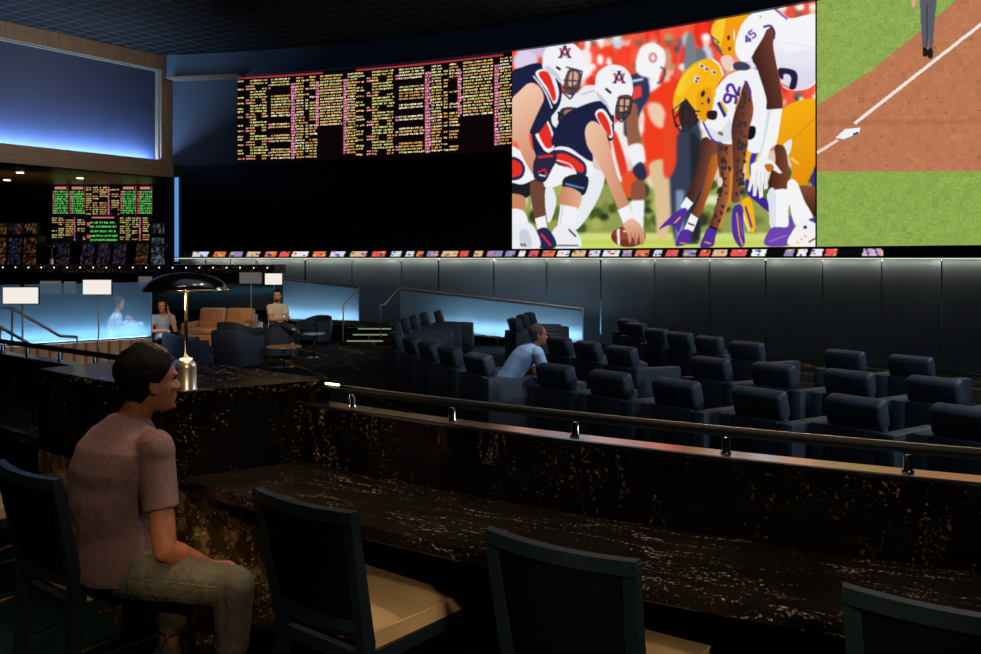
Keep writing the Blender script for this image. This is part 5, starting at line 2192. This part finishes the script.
sq = GZ(222, 348.8, ZL)
root = thing('sofa', 'tan leather sofa with two back cushions, behind the navy tub chairs', 'sofa', (sq.x, sq.y, ZL), math.radians(172))
root.scale = (0.86, 1, 1)
for sx in (-1, 1):
    bm = B()
    vs = add_box(bm, (sx * 0.86, -0.02, 0.34), (0.16, 0.86, 0.56), 0.05, 3)
    bobj('arm', bm, M['tan_sofa'], root, auto=45)
    bm = B()
    add_box(bm, (sx * 0.39, -0.26, 0.68), (0.76, 0.2, 0.50), 0.07, 3, Matrix.Rotation(math.radians(12), 3, 'X'))
    bobj('back_cushion', bm, M['tan_sofa'], root, auto=50)
    bm = B()
    add_box(bm, (sx * 0.39, 0.06, 0.42), (0.77, 0.68, 0.15), 0.05, 3)
    bobj('seat_cushion', bm, M['tan_sofa'], root, auto=50)
bm = B()
add_box(bm, (0, -0.02, 0.22), (1.6, 0.84, 0.28), 0.03)
bobj('base', bm, M['tan_sofa'], root)
bm = B()
add_box(bm, (0, -0.40, 0.50), (1.58, 0.12, 0.56), 0.04)
bobj('backrest', bm, M['tan_sofa'], root)
for x in (-.8, .8):
    for y in (-.36, .32):
        bm = B()
        add_box(bm, (x, y, 0.04), (0.05, 0.05, 0.08))
        bobj('leg', bm, M['black'], root)


def table(px, py, label, top_z, r, mat, scale=(1, 1)):
    q = GZ(px, py, ZL)
    root = thing('side_table', label, 'side table', (q.x, q.y, ZL))
    h = top_z
    bm = B()
    add_lathe(bm, [(0, h - 0.025), (r - .015, h - 0.025), (r, h - 0.012), (r - .006, h), (0, h)], seg=32)
    bobj('table_top', bm, mat, root, auto=40)
    bm = B()
    add_tube(bm, [(0, 0, 0.015), (0, 0, h - 0.024)], 0.028, 14)
    bobj('pedestal', bm, M['black_gloss'], root, True)
    bm = B()
    add_lathe(bm, [(0, 0), (r * .62, 0), (r * .62, 0.008), (0.05, 0.02), (0, 0.02)], seg=28)
    bobj('base', bm, M['chrome'], root, auto=40)


table(284, 367, 'small round tan side table between the tub chairs, nearest the bar', 0.40, 0.34, M['table_wood'])
table(314, 357.5, 'small round pale blue side table with shining base, far right of the lounge', 0.51, 0.24, M['table_blue'])
table(184, 355, 'round tan side table beside the woman on the phone', 0.50, 0.42, M['table_wood'])

# channel tufted banquette with a blue lit glass screen standing on it
A0, A1 = P(-30, 300, 11.5), P(150.5, 300, 13.1)
bd = Vector((A1.x - A0.x, A1.y - A0.y, 0))
BL = bd.length
bd.normalize()
bn = Vector((bd.y, -bd.x, 0))
BRZ = math.atan2(bd.y, bd.x)
root = thing('banquette', 'tan channel-tufted banquette under the blue glass screen', 'bench', (A0.x, A0.y, ZL), BRZ)
bm = B()
nch = 15
cw = BL / nch
for k in range(nch):
    sec = []
    for t in range(9):
        q = -1 + t / 4
        sec.append((cw * (k + .5) + q * cw * .5, -0.075 - 0.045 * math.sqrt(max(0, 1 - q ** 4))))
    sec += [(cw * (k + 1), 0.03), (cw * k, 0.03)]
    add_loft(bm, [[Vector((x, y, z)) for x, y in sec] for z in (0.05, 0.78, 0.82)])
bobj('backrest', bm, M['tan_booth'], root, auto=40)
bm = B()
add_box(bm, (BL / 2, -0.36, 0.40), (BL, 0.46, 0.12), 0.04, 3)
bobj('seat', bm, M['tan_booth'], root, auto=40)
bm = B()
add_box(bm, (BL / 2, -0.33, 0.17), (BL, 0.40, 0.34), 0.01)
bobj('base', bm, M['black'], root)
root = thing('glass_screen', 'blue lit frosted glass screen on the banquette at the left', 'glass partition', (A0.x, A0.y, ZL + 0.83), BRZ)
bm = B()
add_box(bm, (BL / 2, -0.03, 0.445), (BL, 0.014, 0.88))
bobj('pane', bm, M['blue_glass'], root)
bm = B()
add_box(bm, (BL / 2, -0.03, 0.012), (BL, 0.05, 0.024))
bobj('base_channel', bm, M['chrome'], root)
bm = B()
add_box(bm, (BL + 0.004, -0.03, 0.445), (0.012, 0.02, 0.89))
bobj('edge_trim', bm, M['led_cyan'], root)

# stair rail in front of the glass screen at the far left
for nm, pts, lab in (('stair_rail', [(-30, 308, 10.6), (12, 308.5, 10.8), (60, 336, 11.6), (77, 337, 11.8)], 'dark metal stair handrail slanting down before the blue glass, upper of two'),
                     ('stair_rail', [(-30, 315, 10.3), (0, 327, 10.5), (28, 343, 10.9)], 'dark metal stair handrail slanting down before the blue glass, lower of two')):
    ps = [P(*p) for p in pts]
    root = thing(nm, lab, 'handrail', (ps[1].x, ps[1].y, ZL), 0, 'stair handrails at the left')
    bm = B()
    add_tube(bm, [p - root.location for p in ps], 0.022, 10)
    bobj('handrail', bm, M['steel'], root, True)
    for k in (1, len(ps) - 1):
        bm = B()
        p = ps[k] - root.location
        add_tube(bm, [(p.x, p.y, 0), (p.x, p.y, p.z)], 0.016, 10)
        bobj('post', bm, M['steel'], root, True)


# ------------------------------------------------------------------ little booth monitors on stalks
def monitor(px0, px1, py0, py1, Y, lit, label):
    a, b = P(px0, py0, Y), P(px1, py1, Y)
    cx, w, h = (a.x + b.x) / 2, b.x - a.x, a.z - b.z
    root = thing('booth_monitor', label, 'monitor', (cx, Y, ZL), 0, 'small booth monitors')
    zc = (a.z + b.z) / 2 - ZL
    bm = B()
    add_box(bm, (0, 0.02, zc), (w + 0.02, 0.03, h + 0.02), 0.006)
    bobj('housing', bm, M['black'], root)
    bm = B()
    add_box(bm, (0, 0.001, zc), (w, 0.008, h), 0.002)
    bobj('screen', bm, M['white_lit'] if lit else M['white_dim'], root)
    bm = B()
    add_tube(bm, [(0, 0.045, 0.0), (0, 0.045, zc)], 0.014, 10)
    bobj('stalk', bm, M['stalk'], root, True)
    bm = B()
    add_lathe(bm, [(0, 0), (0.10, 0), (0.10, 0.01), (0.03, 0.02), (0, 0.02)], (0, 0.045, 0), 18)
    bobj('foot', bm, M['steel'], root, True)
    bm = B()
    add_box(bm, (0, 0.045, zc + h * .5 + 0.035), (0.05, 0.02, 0.05), 0.004)
    bobj('bracket', bm, M['black'], root)


monitor(3, 38, 287.5, 303.5, 10.4, True, 'large bright white booth monitor at the left edge above the stair rail')
monitor(83, 111, 280, 294.3, 11.4, True, 'bright white booth monitor in front of the blue glass, second of the bright ones')
monitor(265, 282, 273.5, 284.5, 18.7, True, 'small bright white booth monitor above the man in the cream T-shirt')
monitor(40, 61, 281, 293.8, 16.6, False, 'dim grey booth monitor behind the glass, next to the large bright one')
monitor(64, 75.5, 281.5, 293.3, 17.2, False, 'narrow dim grey booth monitor behind the glass')
monitor(138.5, 152, 276.5, 286.5, 17.6, False, 'dim grey booth monitor partly behind the black lamp shade')
monitor(239.5, 261.5, 272.5, 283.5, 16.9, False, 'dim grey booth monitor left of the small bright one')

# ------------------------------------------------------------------ terrace bar
q0, q1 = P(-60, 264, 20.2), P(275, 264, 19.3)
td = Vector((q1.x - q0.x, q1.y - q0.y, 0))
TL = td.length
TRZ = math.atan2(td.y, td.x)
zt = 1.545
root = thing('terrace_bar', 'long black granite bar with a row of tiny lights along its edge', 'bar counter', (q0.x, q0.y, ZT), TRZ)
bm = B()
uvb = add_box(bm, (TL / 2, 0.35, zt - ZT - 0.10), (TL, 0.75, 0.20), 0.008)
o = bobj('granite_top', bm, M['marble_far'], root)
uv = o.data.uv_layers.new(name='UVMap')
for lpx in o.data.loops:
    c = o.data.vertices[lpx.vertex_index].co
    uv.data[lpx.index].uv = (c.x, c.z + c.y)
bm = B()
add_box(bm, (TL / 2, 0.42, (zt - ZT - 0.2) / 2), (TL - 0.1, 0.5, zt - ZT - 0.2))
bobj('front_panel', bm, M['black'], root)
k = 0
x = 0.35
while x < TL:
    bm = B()
    add_ell(bm, (x, -0.035, zt - ZT - 0.075), (0.012, 0.012, 0.012), None, 10, 8)
    bobj('bulb', bm, M['bulb'], root, True)
    x += 0.335
# solid under the terrace edge, facing the lounge, with teal light at its foot
e0, e1 = P(140, 300, 20.0), P(286, 300, 19.6)
for px, lab in ((52, 'small black mushroom lamp on the terrace bar, left of two'), (163, 'small black mushroom lamp on the terrace bar, right of two')):
    t = ((px - 490.5) / FPX)
    # depth of the bar along that column
    Y = q0.y + 0.45
    for _ in range(6):
        s = (t * Y - q0.x) / td.x
        Y = q0.y + td.y * s + 0.4
    make_lamp(lab, (t * Y, Y, zt + 0.001), 'mushroom lamps on the terrace bar', on=False)


# ------------------------------------------------------------------ balustrades and stair rails by the steps
def balustrade(label, a, b, zb0, zb1, zt0, zt1, over=0.0):
    root = thing('glass_balustrade', label, 'balustrade', (a.x, a.y, min(zb0, zb1)))
    o_ = root.location
    d = Vector((b.x - a.x, b.y - a.y, 0)).normalized()
    n = Vector((d.y, -d.x, 0))
    bm = B()
    c = [Vector((a.x, a.y, zb0)), Vector((b.x, b.y, zb1)), Vector((b.x, b.y, zt1 - 0.05)), Vector((a.x, a.y, zt0 - 0.05))]
    add_loft(bm, [[p - o_ + n * 0.008 for p in c], [p - o_ - n * 0.008 for p in c]])
    bobj('pane', bm, M['ramp_glass'], root)
    return root, o_


def rail_tube(root, pts, r=0.02, nm='handrail', mat='bronze'):
    bm = B()
    add_tube(bm, [Vector(p) - root.location for p in pts], r, 10)
    bobj(nm, bm, M[mat], root, True)


zt2a, zt2b = P(400, 288.5, G2a.y).z, P(583, 309, G2b.y).z
root, o_ = balustrade('glowing glass ramp balustrade right of the steps, behind the recliners', G2a, G2b, -0.05, P(583, 344, G2b.y).z, zt2a, zt2b)
s0, s1 = P(380.5, 341.5, 20.0), P(399.5, 288, 20.75)
m0 = P(380.5, 305, 20.0)
rail_tube(root, [s0, m0, P(384.5, 304.5, 20.05), P(399.5, 287.5, 20.7), (G2b.x, G2b.y, zt2b)])
rail_tube(root, [(G2b.x, G2b.y, zt2b), (G2b.x, G2b.y, ZL)], 0.018, 'post')
rail_tube(root, [(G2a.x, G2a.y, zt2a - .02), (G2a.x, G2a.y, -0.05)], 0.014, 'post', 'steel')
zt1a, zt1b = P(262, 276, G1a.y).z, P(359, 287, G1b.y).z
root, o_ = balustrade('glowing glass ramp balustrade left of the steps, behind the tub chair', G1a, G1b, 0.10, P(359, 320.5, G1b.y).z, zt1a, zt1b)
rail_tube(root, [(G1a.x, G1a.y, zt1a), (G1b.x, G1b.y, zt1b), P(361.5, 286.5, 20.7), P(343.5, 304.5, 20.0), P(343.0, 341.5, 20.0)])
rail_tube(root, [(G1b.x, G1b.y, zt1b - .02), (G1b.x, G1b.y, -0.05)], 0.014, 'post', 'steel')
# ------------------------------------------------------------------ the people
M['skin_a'] = mat_skin('warm_tan_skin', rgb(172, 108, 78))
M['skin_b'] = mat_skin('light_skin', rgb(206, 150, 118))
M['skin_c'] = mat_skin('olive_skin', rgb(188, 128, 96))
M['hair_dk'] = mat_hair('dark_brown_hair', rgb(17, 12, 10))
M['hair_bk'] = mat_hair('black_hair', rgb(20, 16, 15))
M['hair_gr'] = mat_hair('greying_hair', rgb(84, 76, 70))
M['shirt_mauve'] = mat_shirt('mauve_heather_knit', rgb(112, 84, 84), rgb(158, 124, 120), 210, 0.45)
M['shirt_cream'] = mat_shirt('cream_knit', rgb(206, 188, 160), rgb(226, 208, 182))
M['shirt_blue'] = mat_shirt('pale_blue_cotton', rgb(150, 186, 226), rgb(176, 206, 238))
M['dress_blue'] = mat_shirt('grey_blue_dress', rgb(142, 156, 180), rgb(164, 176, 198))
M['shirt_white'] = mat_shirt('white_cotton', rgb(220, 226, 230), rgb(240, 242, 244))


def mat_print():
    t = NT('palm_print_cotton')
    v = t.coords()
    n = t.noise(v, 14, 3, 0.6, 1.5)
    t.pbr(t.ramp(n, [(0.46, rgb(226, 234, 238)), (0.54, rgb(70, 104, 132))]), 0.85, 0, 0.1)
    return t.m


def mat_denim(name, a, b):
    t = NT(name)
    v = t.coords()
    n = t.noise(v, 300, 2, 0.7)
    w = t.noise(v, 5, 3, 0.6)
    f = t.math('ADD', t.math('MULTIPLY', n, 0.45), t.math('MULTIPLY', w, 0.55))
    t.pbr(t.ramp(f, [(0.35, a), (0.65, b)]), 0.85, 0, 0.15, t.bump(t.noise(t.coords('Object', (6, 6, 3)), 2.2, 3, 0.5, 0.8), 0.5, 0.05))
    return t.m


M['print'] = mat_print()
M['denim_olive'] = mat_denim('worn_olive_denim', rgb(80, 75, 62), rgb(126, 118, 98))
M['denim_dark'] = mat_denim('dark_denim', rgb(36, 42, 56), rgb(58, 66, 82))
M['leather_shoe'] = mat_plain('dark_shoe_leather', rgb(40, 34, 32), 0.5)
M['phone'] = mat_plain('black_phone', rgb(14, 14, 16), 0.2)
M['stitch'] = mat_plain('pale_seam_thread', rgb(112, 104, 84), 0.8)

# man in the foreground, turned towards the screens
a = math.radians(38)
J = seated(-1.385, 3.06, 0.0, 50, 0.47, 0.06, 1.0, 62)
V = Vector
J['pelvis'] = V((-1.40, 3.06, 0.565))
J['neck'] = V((-1.365, 3.085, 1.10))
J['rt2'] = V((math.cos(a), -math.sin(a), 0))
J['rt'] = V((math.cos(math.radians(48)), -math.sin(math.radians(48)), 0))
J['hf'] = V((math.sin(math.radians(48)), math.cos(math.radians(48)), 0.04))
J['head'] = V((-1.292, 3.09, 1.236))
J['shR'] = J['neck'] + J['rt2'] * 0.182 - V((0, 0, 0.105))
J['shL'] = J['neck'] - J['rt2'] * 0.178 - V((0, 0, 0.122))
J['elR'] = V((-1.155, 2.90, 0.665))
J['wrR'] = V((-1.06, 3.05, 0.555))
J['elL'] = V((-1.43, 3.29, 0.68))
J['wrL'] = V((-1.22, 3.17, 0.53))
J['hipR'] = V((-1.335, 2.995, 0.548))
J['kneeR'] = V((-0.90, 2.875, 0.545))
J['ankR'] = V((-0.925, 2.885, 0.09))
J['toeR'] = V((0.95, 0.3, 0))
J['hipL'] = V((-1.45, 3.14, 0.56))
J['kneeL'] = V((-1.20, 3.15, 0.45))
J['ankL'] = V((-1.27, 3.20, 0.09))
J['toeL'] = V((0.7, 0.7, 0))
for k_, v_ in list(J.items()):       # a slightly bigger man a little further off
    if k_[:3] not in ('rt', 'rt2', 'fw', 'fw2', 'hf', 'toe') and k_ not in ('rt', 'fw', 'hf'):
        J[k_] = V((v_.x * 1.03, v_.y * 1.03, CAM_Z - (CAM_Z - v_.z) * 1.03 if k_[:3] != 'ank' else v_.z))
root, L, rot, inv = person('person', 'man in a mauve T-shirt and olive jeans, seated at the bar with his back turned', J, M['skin_a'], M['shirt_mauve'], M['denim_olive'], M['hair_dk'],
                           M['leather_shoe'], 1.03, 0.006, sleeve=0.60, prof=[(-.09, .178, .150), (-.02, .184, .152), (.10, .180, .142), (.24, .168, .130), (.45, .180, .130), (.65, .198, .136), (.80, .196, .126), (.90, .163, .098), (.97, .105, .078), (1.02, .068, .062)], shirt_len=-0.09, bulge=0.045, head_s=1.03, hair=dict(thick=0.016, front=0.77, side=0.56, back=0.20, messy=0.0035, seed=3),
                           hands={'R': (V((0.5, 0.4, -0.7)), V((0.4, -0.8, -0.3)), -1), 'L': (V((0.8, -0.2, -0.45)), V((0, -0.6, -0.8)), 1)}, curl=0.35)
# outer seam of the jeans
bm = B()
pts = []
for t in (0.12, .3, .5, .7, .9):
    p = J['hipR'].lerp(J['kneeR'], t)
    pts.append(p + V((-0.02, -1, 0)).normalized() * (0.0915 - 0.021 * t) + V((0, 0, 0.02)))
add_tube(bm, pts, 0.0022, 6)
pts = []
for t in (0.05, .3, .6, .9):
    p = J['kneeR'].lerp(J['ankR'], t)
    pts.append(p + V((0.05, -1, 0)).normalized() * (0.070 - 0.012 * t))
add_tube(bm, pts, 0.0022, 6)
o = bobj('seam', bm, M['stitch'], [c for c in root.children if c.name.startswith('trousers')][0], True)
o.data.transform(Matrix.Translation(inv))
bm = B()   # leather belt
r0 = torso_rings(J['pelvis'], J['neck'], J['rt'], J['rt2'], [(-0.03, .172, .132), (0.03, .170, .130)], 0.02)
add_loft(bm, r0)
o = bobj('belt', bm, mat_plain('brown_belt_leather', rgb(84, 66, 46), 0.45), root, True)
o.data.transform(Matrix.Translation(inv))

# man in the cream T-shirt, legs crossed
q = GZ(279, 357, ZL)
J = seated(q.x - 0.05, q.y - 0.04, ZL, -28 + 160, 0.56, 0.02, 0.98, 172)
fw, rt = J['fw'], J['rt']
J['kneeR'] = J['hipR'] + fw * 0.40 + V((0, 0, 0.06)) - rt * 0.02
J['ankR'] = J['kneeR'] + fw * 0.34 - rt * 0.10 - V((0, 0, 0.14))
J['kneeL'] = J['hipL'] + fw * 0.40 - rt * 0.04
J['ankL'] = V((J['kneeL'].x, J['kneeL'].y, ZL + 0.09)) + fw * 0.02
J['elR'] = J['shR'] + V((0, 0, -0.24)) + fw * 0.10 + rt * 0.04
J['wrR'] = J['kneeR'] - fw * 0.10 + V((0, 0, 0.11))
J['elL'] = J['shL'] + V((0, 0, -0.24)) + fw * 0.12 - rt * 0.04
J['wrL'] = J['kneeR'] - fw * 0.08 + V((0, 0, 0.13)) - rt * 0.05
person('person', 'man in a cream T-shirt and dark jeans, sitting cross-legged in the lounge', J, M['skin_b'], M['shirt_cream'], M['denim_dark'], M['hair_dk'], M['leather_shoe'],
       0.98, 0.010, sleeve=0.62, hair=dict(thick=0.012, front=0.82, side=0.52, back=0.2, messy=0.002), beard=M['hair_dk'], head_s=1.05)

# woman on the phone
q = GZ(163, 366, ZL)
J = seated(q.x + 0.0, q.y - 0.02, ZL, 158, 0.46, 0.05, 0.94, 170)
fw, rt = J['fw'], J['rt']
J['kneeR'] = J['hipR'] + fw * 0.42 + V((0, 0, 0.07)) - rt * 0.10
J['ankR'] = J['kneeR'] + fw * 0.16 - rt * 0.10 - V((0, 0, 0.36))
J['elL'] = J['shL'] + V((0, 0, -0.24)) + fw * 0.08 - rt * 0.07
J['wrL'] = J['head'] + V((0, 0, -0.10)) + fw * 0.05 - rt * 0.10
J['elR'] = J['shR'] + V((0, 0, -0.25)) + fw * 0.05 + rt * 0.06
J['wrR'] = J['kneeR'] - fw * 0.06 + V((0, 0, 0.10)) - rt * 0.02
FPROF = [(-0.06, .160, .122), (0.0, .165, .122), (.2, .135, .105), (.42, .132, .105), (.62, .150, .128), (.78, .160, .112), (.88, .140, .088), (.93, .095, .074)]
proot, L, rot, inv = person('person', 'woman with a dark bun in a grey-blue dress, smiling into a phone', J, M['skin_c'], M['dress_blue'], M['dress_blue'], M['hair_bk'], M['leather_shoe'],
                            0.94, 0.010, sleeve=0.5, prof=FPROF, bare_legs=True, dress='dress_top', head_s=1.05,
                            hair=dict(thick=0.026, front=0.84, side=0.48, back=0.10, messy=0.006, seed=8),
                            hands={'L': (V((0, 0, 1)) + fw * 0.1, rt, 1)})
bm = B()
f, r, u = head_axes(J['hf'])
add_ell(bm, J['head'] - f * 0.045 + u * 0.125, (0.062, 0.062, 0.050), None, 16, 12)
o = bobj('hair_bun', bm, M['hair_bk'], proot, True)
o.data.transform(Matrix.Translation(inv))
bm = B()
add_box(bm, (0, 0, 0), (0.012, 0.07, 0.145), 0.004)
ph = bobj('phone', bm, M['phone'], None, loc=J['wrL'] + V((0, 0, 0.09)) + rt * 0.035)
ph.rotation_euler = (0.1, 0, -0.2)
tag(ph, 'black phone held to the ear of the woman in the dress', 'phone')

# man in the blue shirt leaning forward in his recliner
qy = 10.05
J = seated(0.02, qy + .05, ZL, 72, 0.47, 0.26, 1.02, 80)
J['neck'] = P(534, 346, qy)
J['pelvis'] = V((P(505, 360, qy).x, qy + 0.02, ZL + 0.56))
J['head'] = P(535.5, 334.5, qy - 0.02) + V((0.03, 0, 0.0))
fw, rt = J['fw'], J['rt']
a2 = math.radians(72)
J['rt2'] = V((math.cos(a2), -math.sin(a2), 0))
for k, sg in (('L', -1), ('R', 1)):
    J['sh' + k] = J['neck'] + J['rt2'] * sg * 0.17 - V((0, 0, 0.075)) - fw * 0.02
    J['hip' + k] = J['pelvis'] + rt * sg * 0.09
    J['knee' + k] = J['hip' + k] + fw * 0.43 + rt * sg * 0.06
    J['ank' + k] = V((J['knee' + k].x, J['knee' + k].y, ZL + 0.09)) + fw * 0.02
    J['el' + k] = J['sh' + k] - V((0, 0, 0.27)) + fw * 0.10 + rt * sg * 0.03
    J['wr' + k] = J['el' + k] + fw * 0.22 - rt * sg * 0.10 + V((0, 0, 0.02))
person('person', 'man in a pale blue shirt leaning forward in a recliner', J, M['skin_a'], M['shirt_blue'], M['denim_dark'], M['hair_gr'], M['leather_shoe'],
       1.02, 0.009, sleeve=0.7, hair=dict(thick=0.010, front=0.86, side=0.50, back=0.16, messy=0.002, seed=5), head_s=1.04, fat=1.12)

# two people behind the blue glass
for px, py, Y, phi, mat, hm, lab in ((115, 302, 15.0, 60, 'shirt_white', 'hair_gr', 'person in a white shirt seen through the blue glass, left of the pair'),
                                     (129, 309, 14.1, -20, 'print', 'hair_dk', 'person in a palm-print shirt seen through the blue glass, right of the pair')):
    h = P(px, py, Y)
    J = seated(h.x, h.y, h.z - 0.80 - 0.45, phi, 0.45, 0.03, 1.0, phi + 20)
    person('person', lab, J, M['skin_b'], M[mat], M['denim_dark'], M[hm], M['leather_shoe'], 1.0, 0.011, sleeve=0.65,
           hair=dict(thick=0.012, front=0.85, side=0.50, back=0.16, messy=0.002))
    st = thing('bar_stool', 'round stool under the ' + ('white-shirted' if mat == 'shirt_white' else 'palm-print') + ' person behind the glass', 'stool', (h.x, h.y, ZL))
    zz = h.z - 0.80 - ZL - 0.06
    bm = B()
    add_lathe(bm, [(0, zz - 0.06), (0.17, zz - 0.06), (0.19, zz - 0.03), (0.17, zz), (0, zz)], seg=20)
    bobj('seat', bm, M['tub'], st, True)
    bm = B()
    add_tube(bm, [(0, 0, 0.02), (0, 0, zz - 0.06)], 0.03, 10)
    bobj('pedestal', bm, M['chrome'], st, True)
    bm = B()
    add_lathe(bm, [(0, 0), (0.2, 0), (0.2, 0.012), (0, 0.03)], seg=20)
    bobj('base', bm, M['chrome'], st, True)
# ------------------------------------------------------------------ lights
def aim(o, d):
    o.rotation_euler = Vector(d).to_track_quat('-Z', 'Y').to_euler()


def area(name, loc, d, sx, sy, power, col, along=None, spread=None):
    l = bpy.data.lights.new(name, 'AREA')
    l.shape = 'RECTANGLE'
    l.size, l.size_y = sx, sy
    l.energy = power
    l.color = col
    if spread:
        l.spread = math.radians(spread)
    o = bpy.data.objects.new(name, l)
    COL.objects.link(o)
    o.location = loc
    if along is not None:
        z = -Vector(d).normalized()
        x = Vector(along).normalized()
        x = (x - z * x.dot(z)).normalized()
        y = z.cross(x)
        o.rotation_euler = Matrix((x, y, z)).transposed().to_euler()
    else:
        aim(o, d)
    return o


def spot(name, loc, target, power, col, ang=40, blend=0.6, r=0.05):
    l = bpy.data.lights.new(name, 'SPOT')
    l.energy = power
    l.color = col
    l.spot_size = math.radians(ang)
    l.spot_blend = blend
    l.shadow_soft_size = r
    o = bpy.data.objects.new(name, l)
    COL.objects.link(o)
    o.location = loc
    aim(o, Vector(target) - Vector(loc))
    return o


WARM = (1.0, 0.72, 0.46)
BLUE = (0.16, 0.36, 1.0)
CYAN = (0.22, 0.62, 1.0)
# cove light washing the niche
c0, c1 = lp(-11, -0.10, 4.55), lp(-0.3, -0.10, 4.55)
area('cove_light', (c0 + c1) / 2, -LN * 0.2 + Vector((0, 0, 1)), (c1 - c0).length, 0.05, 850, (0.42, 0.62, 1.0), LD)
# glass screen over the banquette
m = (A0 + A1) / 2
area('glass_light', Vector((m.x, m.y, ZL + 0.86)) - bn * 0.13, Vector((0, 0, 1)) + bn * 0.42, BL, 0.08, 20, (0.42, 0.70, 1.0), bd)
# ramp balustrades
for a, b, z0, z1, pw in ((G2a, G2b, 0.0, -0.33, 56), (G1a, G1b, 0.15, 0.0, 28)):
    d = Vector((b.x - a.x, b.y - a.y, z1 - z0))
    n = Vector((d.y, -d.x, 0)).normalized()
    area('ramp_light', Vector(((a.x + b.x) / 2, (a.y + b.y) / 2, (z0 + z1) / 2 + 0.02)) - n * 0.26, Vector((0, 0, 1)) + n * 0.5, d.length, 0.08, pw, (0.56, 0.80, 1.0), d)
# teal wash on the terrace face behind the sofa
area('terrace_wash', (-6.6, 19.35, 0.95), (0, 0.9, -1), 3.2, 0.06, 4, (0.15, 0.6, 0.9), (1, 0, 0))
# light line under the shelf, washing down the slate panels
for i in range(20):
    th = wall_hit(200) + (wall_hit(1000) - wall_hit(200)) * (i + 0.5) / 20
    p = wall_pt(th, 1.665, 0.17)
    a = math.radians(th)
    inn = Vector((-math.cos(a), -math.sin(a), 0))
    area('panel_wash', p, Vector((0, 0, -1)) - inn * 0.45, 1.16, 0.03, 2.0, (0.90, 0.92, 0.72), Vector((-math.sin(a), math.cos(a), 0)))
# warm key over the near counter, an added light above the camera's right shoulder
spot('bar_key', (1.0, -0.6, 3.4), (-0.4, 2.9, 0.5), 125, (1.0, 0.80, 0.58), 62, 0.7, 0.12)
spot('seat_light', (1.0, -0.5, 2.2), (-0.22, 2.86, 0.46), 120, (1.0, 0.80, 0.56), 13, 0.6, 0.08)  # two narrow spots added to brighten the tan seats, no fittings there
spot('seat_light', (1.5, -0.7, 2.3), (0.55, 2.5, 0.48), 120, (1.0, 0.80, 0.56), 13, 0.6, 0.08)
spot('bar_spot', (0.6, 4.6, 6.4), (-1.15, 3.0, 0.6), 300, WARM, 16, 0.8, 0.10)
spot('counter_spot', (0.2, 3.6, 7.2), (0.4, 2.7, 0.7), 260, WARM, 46, 0.9, 0.15)  # spot added to bring up the counter and its veins
spot('pillar_spot', (-1.0, 1.8, 6.6), (-1.35, 3.1, 1.0), 120, WARM, 18, 0.9, 0.1)
spot('lounge_spot', (-3.4, 9.5, 5.6), (-4.5, 17.0, 0.4), 1350, WARM, 26, 0.8, 0.1)  # unseen lounge spots added, set low and forward to reach the faces
spot('lounge_spot', (-4.6, 8.0, 5.4), (-6.2, 15.8, 0.5), 1400, WARM, 12, 0.8, 0.1)
spot('sofa_spot', (-6.4, 15.4, 7.4), (-6.2, 18.9, 0.4), 560, WARM, 22, 0.8, 0.1)  # added to warm the dark sofa
spot('glass_spot', (-6.4, 11.2, 7.4), (-6.45, 14.4, 0.9), 4500, (0.9, 0.94, 1.0), 15, 0.8, 0.1)  # added so the pair behind the glass shows through
spot('banquette_spot', (-4.6, 8.6, 7.0), (-6.2, 12.2, 0.2), 420, WARM, 26, 0.8, 0.1)
spot('soffit_spot', (-13.5, 23.0, 2.2), (-14, 24.2, 4.1), 40, (1, .7, .35), 120, 1.0, 0.3)
area('timber_wash', (-5.5, 16.5, 6.6), (-0.75, 0.6, -0.05), 1.2, 1.2, 80, (1.0, 0.86, 0.72), None, 80)  # unseen area light added to bring up the timber frame
spot('floor_spot', (-1.6, 1.2, 6.5), (-2.2, 3.9, 0.0), 260, (1, .85, .65), 20, 0.9, 0.1)  # added to brighten the carpet at the left
spot('marble_spot', (-0.4, 0.2, 2.2), (-1.2, 3.5, 0.34), 110, (1.0, 0.74, 0.44), 9, 0.8, 0.05)  # added to brighten the gold marble below the counter
spot('terrace_spot', (-7.5, 14.5, 6.8), (-9.6, 20.4, 1.7), 900, (1.0, 0.9, 0.78), 26, 0.8, 0.1)  # added to pick out the lamps on the terrace bar
# unseen cool light added high at the right to brighten the recliner sides
spot('right_fill', (9.0, 0.5, 5.6), (2.3, 8.6, 0.0), 1300, (0.66, 0.82, 1.0), 44, 0.6, 0.6)
# cool fill added on the screen side, no lamp seen there
area('screen_side_fill', (11.5, 12.0, 6.8), (-0.85, -0.45, -0.62), 3.0, 2.0, 330, (0.66, 0.81, 1.0))
# lamp on the pillar
l = bpy.data.lights.new('lamp_bulb', 'POINT')
l.energy = 3.0
l.color = (1.0, 0.74, 0.45)
l.shadow_soft_size = 0.02
o = bpy.data.objects.new('lamp_bulb', l)
COL.objects.link(o)
o.location = LAMP + Vector((0.03, -0.02, 0.43))
# low blue room fill
spot('seat_spot', (3.0, 8.0, 7.2), (0.15, 10.0, 0.4), 950, (0.95, 0.95, 1.0), 9, 0.7, 0.1)  # unseen spot added to brighten the blue-shirted man
area('room_fill', (2, 6, 7.4), (0, 0.25, -1), 10, 6, 110, (0.55, 0.72, 1.0))

w = bpy.data.worlds.new('world')
w.use_nodes = True
w.node_tree.nodes['Background'].inputs[0].default_value = (0.45, 0.6, 0.9, 1)
w.node_tree.nodes['Background'].inputs[1].default_value = 0.004
SC.world = w
SC.view_settings.view_transform = 'Standard'
SC.view_settings.look = 'None'
SC.view_settings.exposure = 0.0
SC.cycles.use_denoising = True
SC.cycles.sample_clamp_indirect = 4.0
SC.cycles.max_bounces = 6
SC.cycles.caustics_reflective = False
SC.cycles.caustics_refractive = False
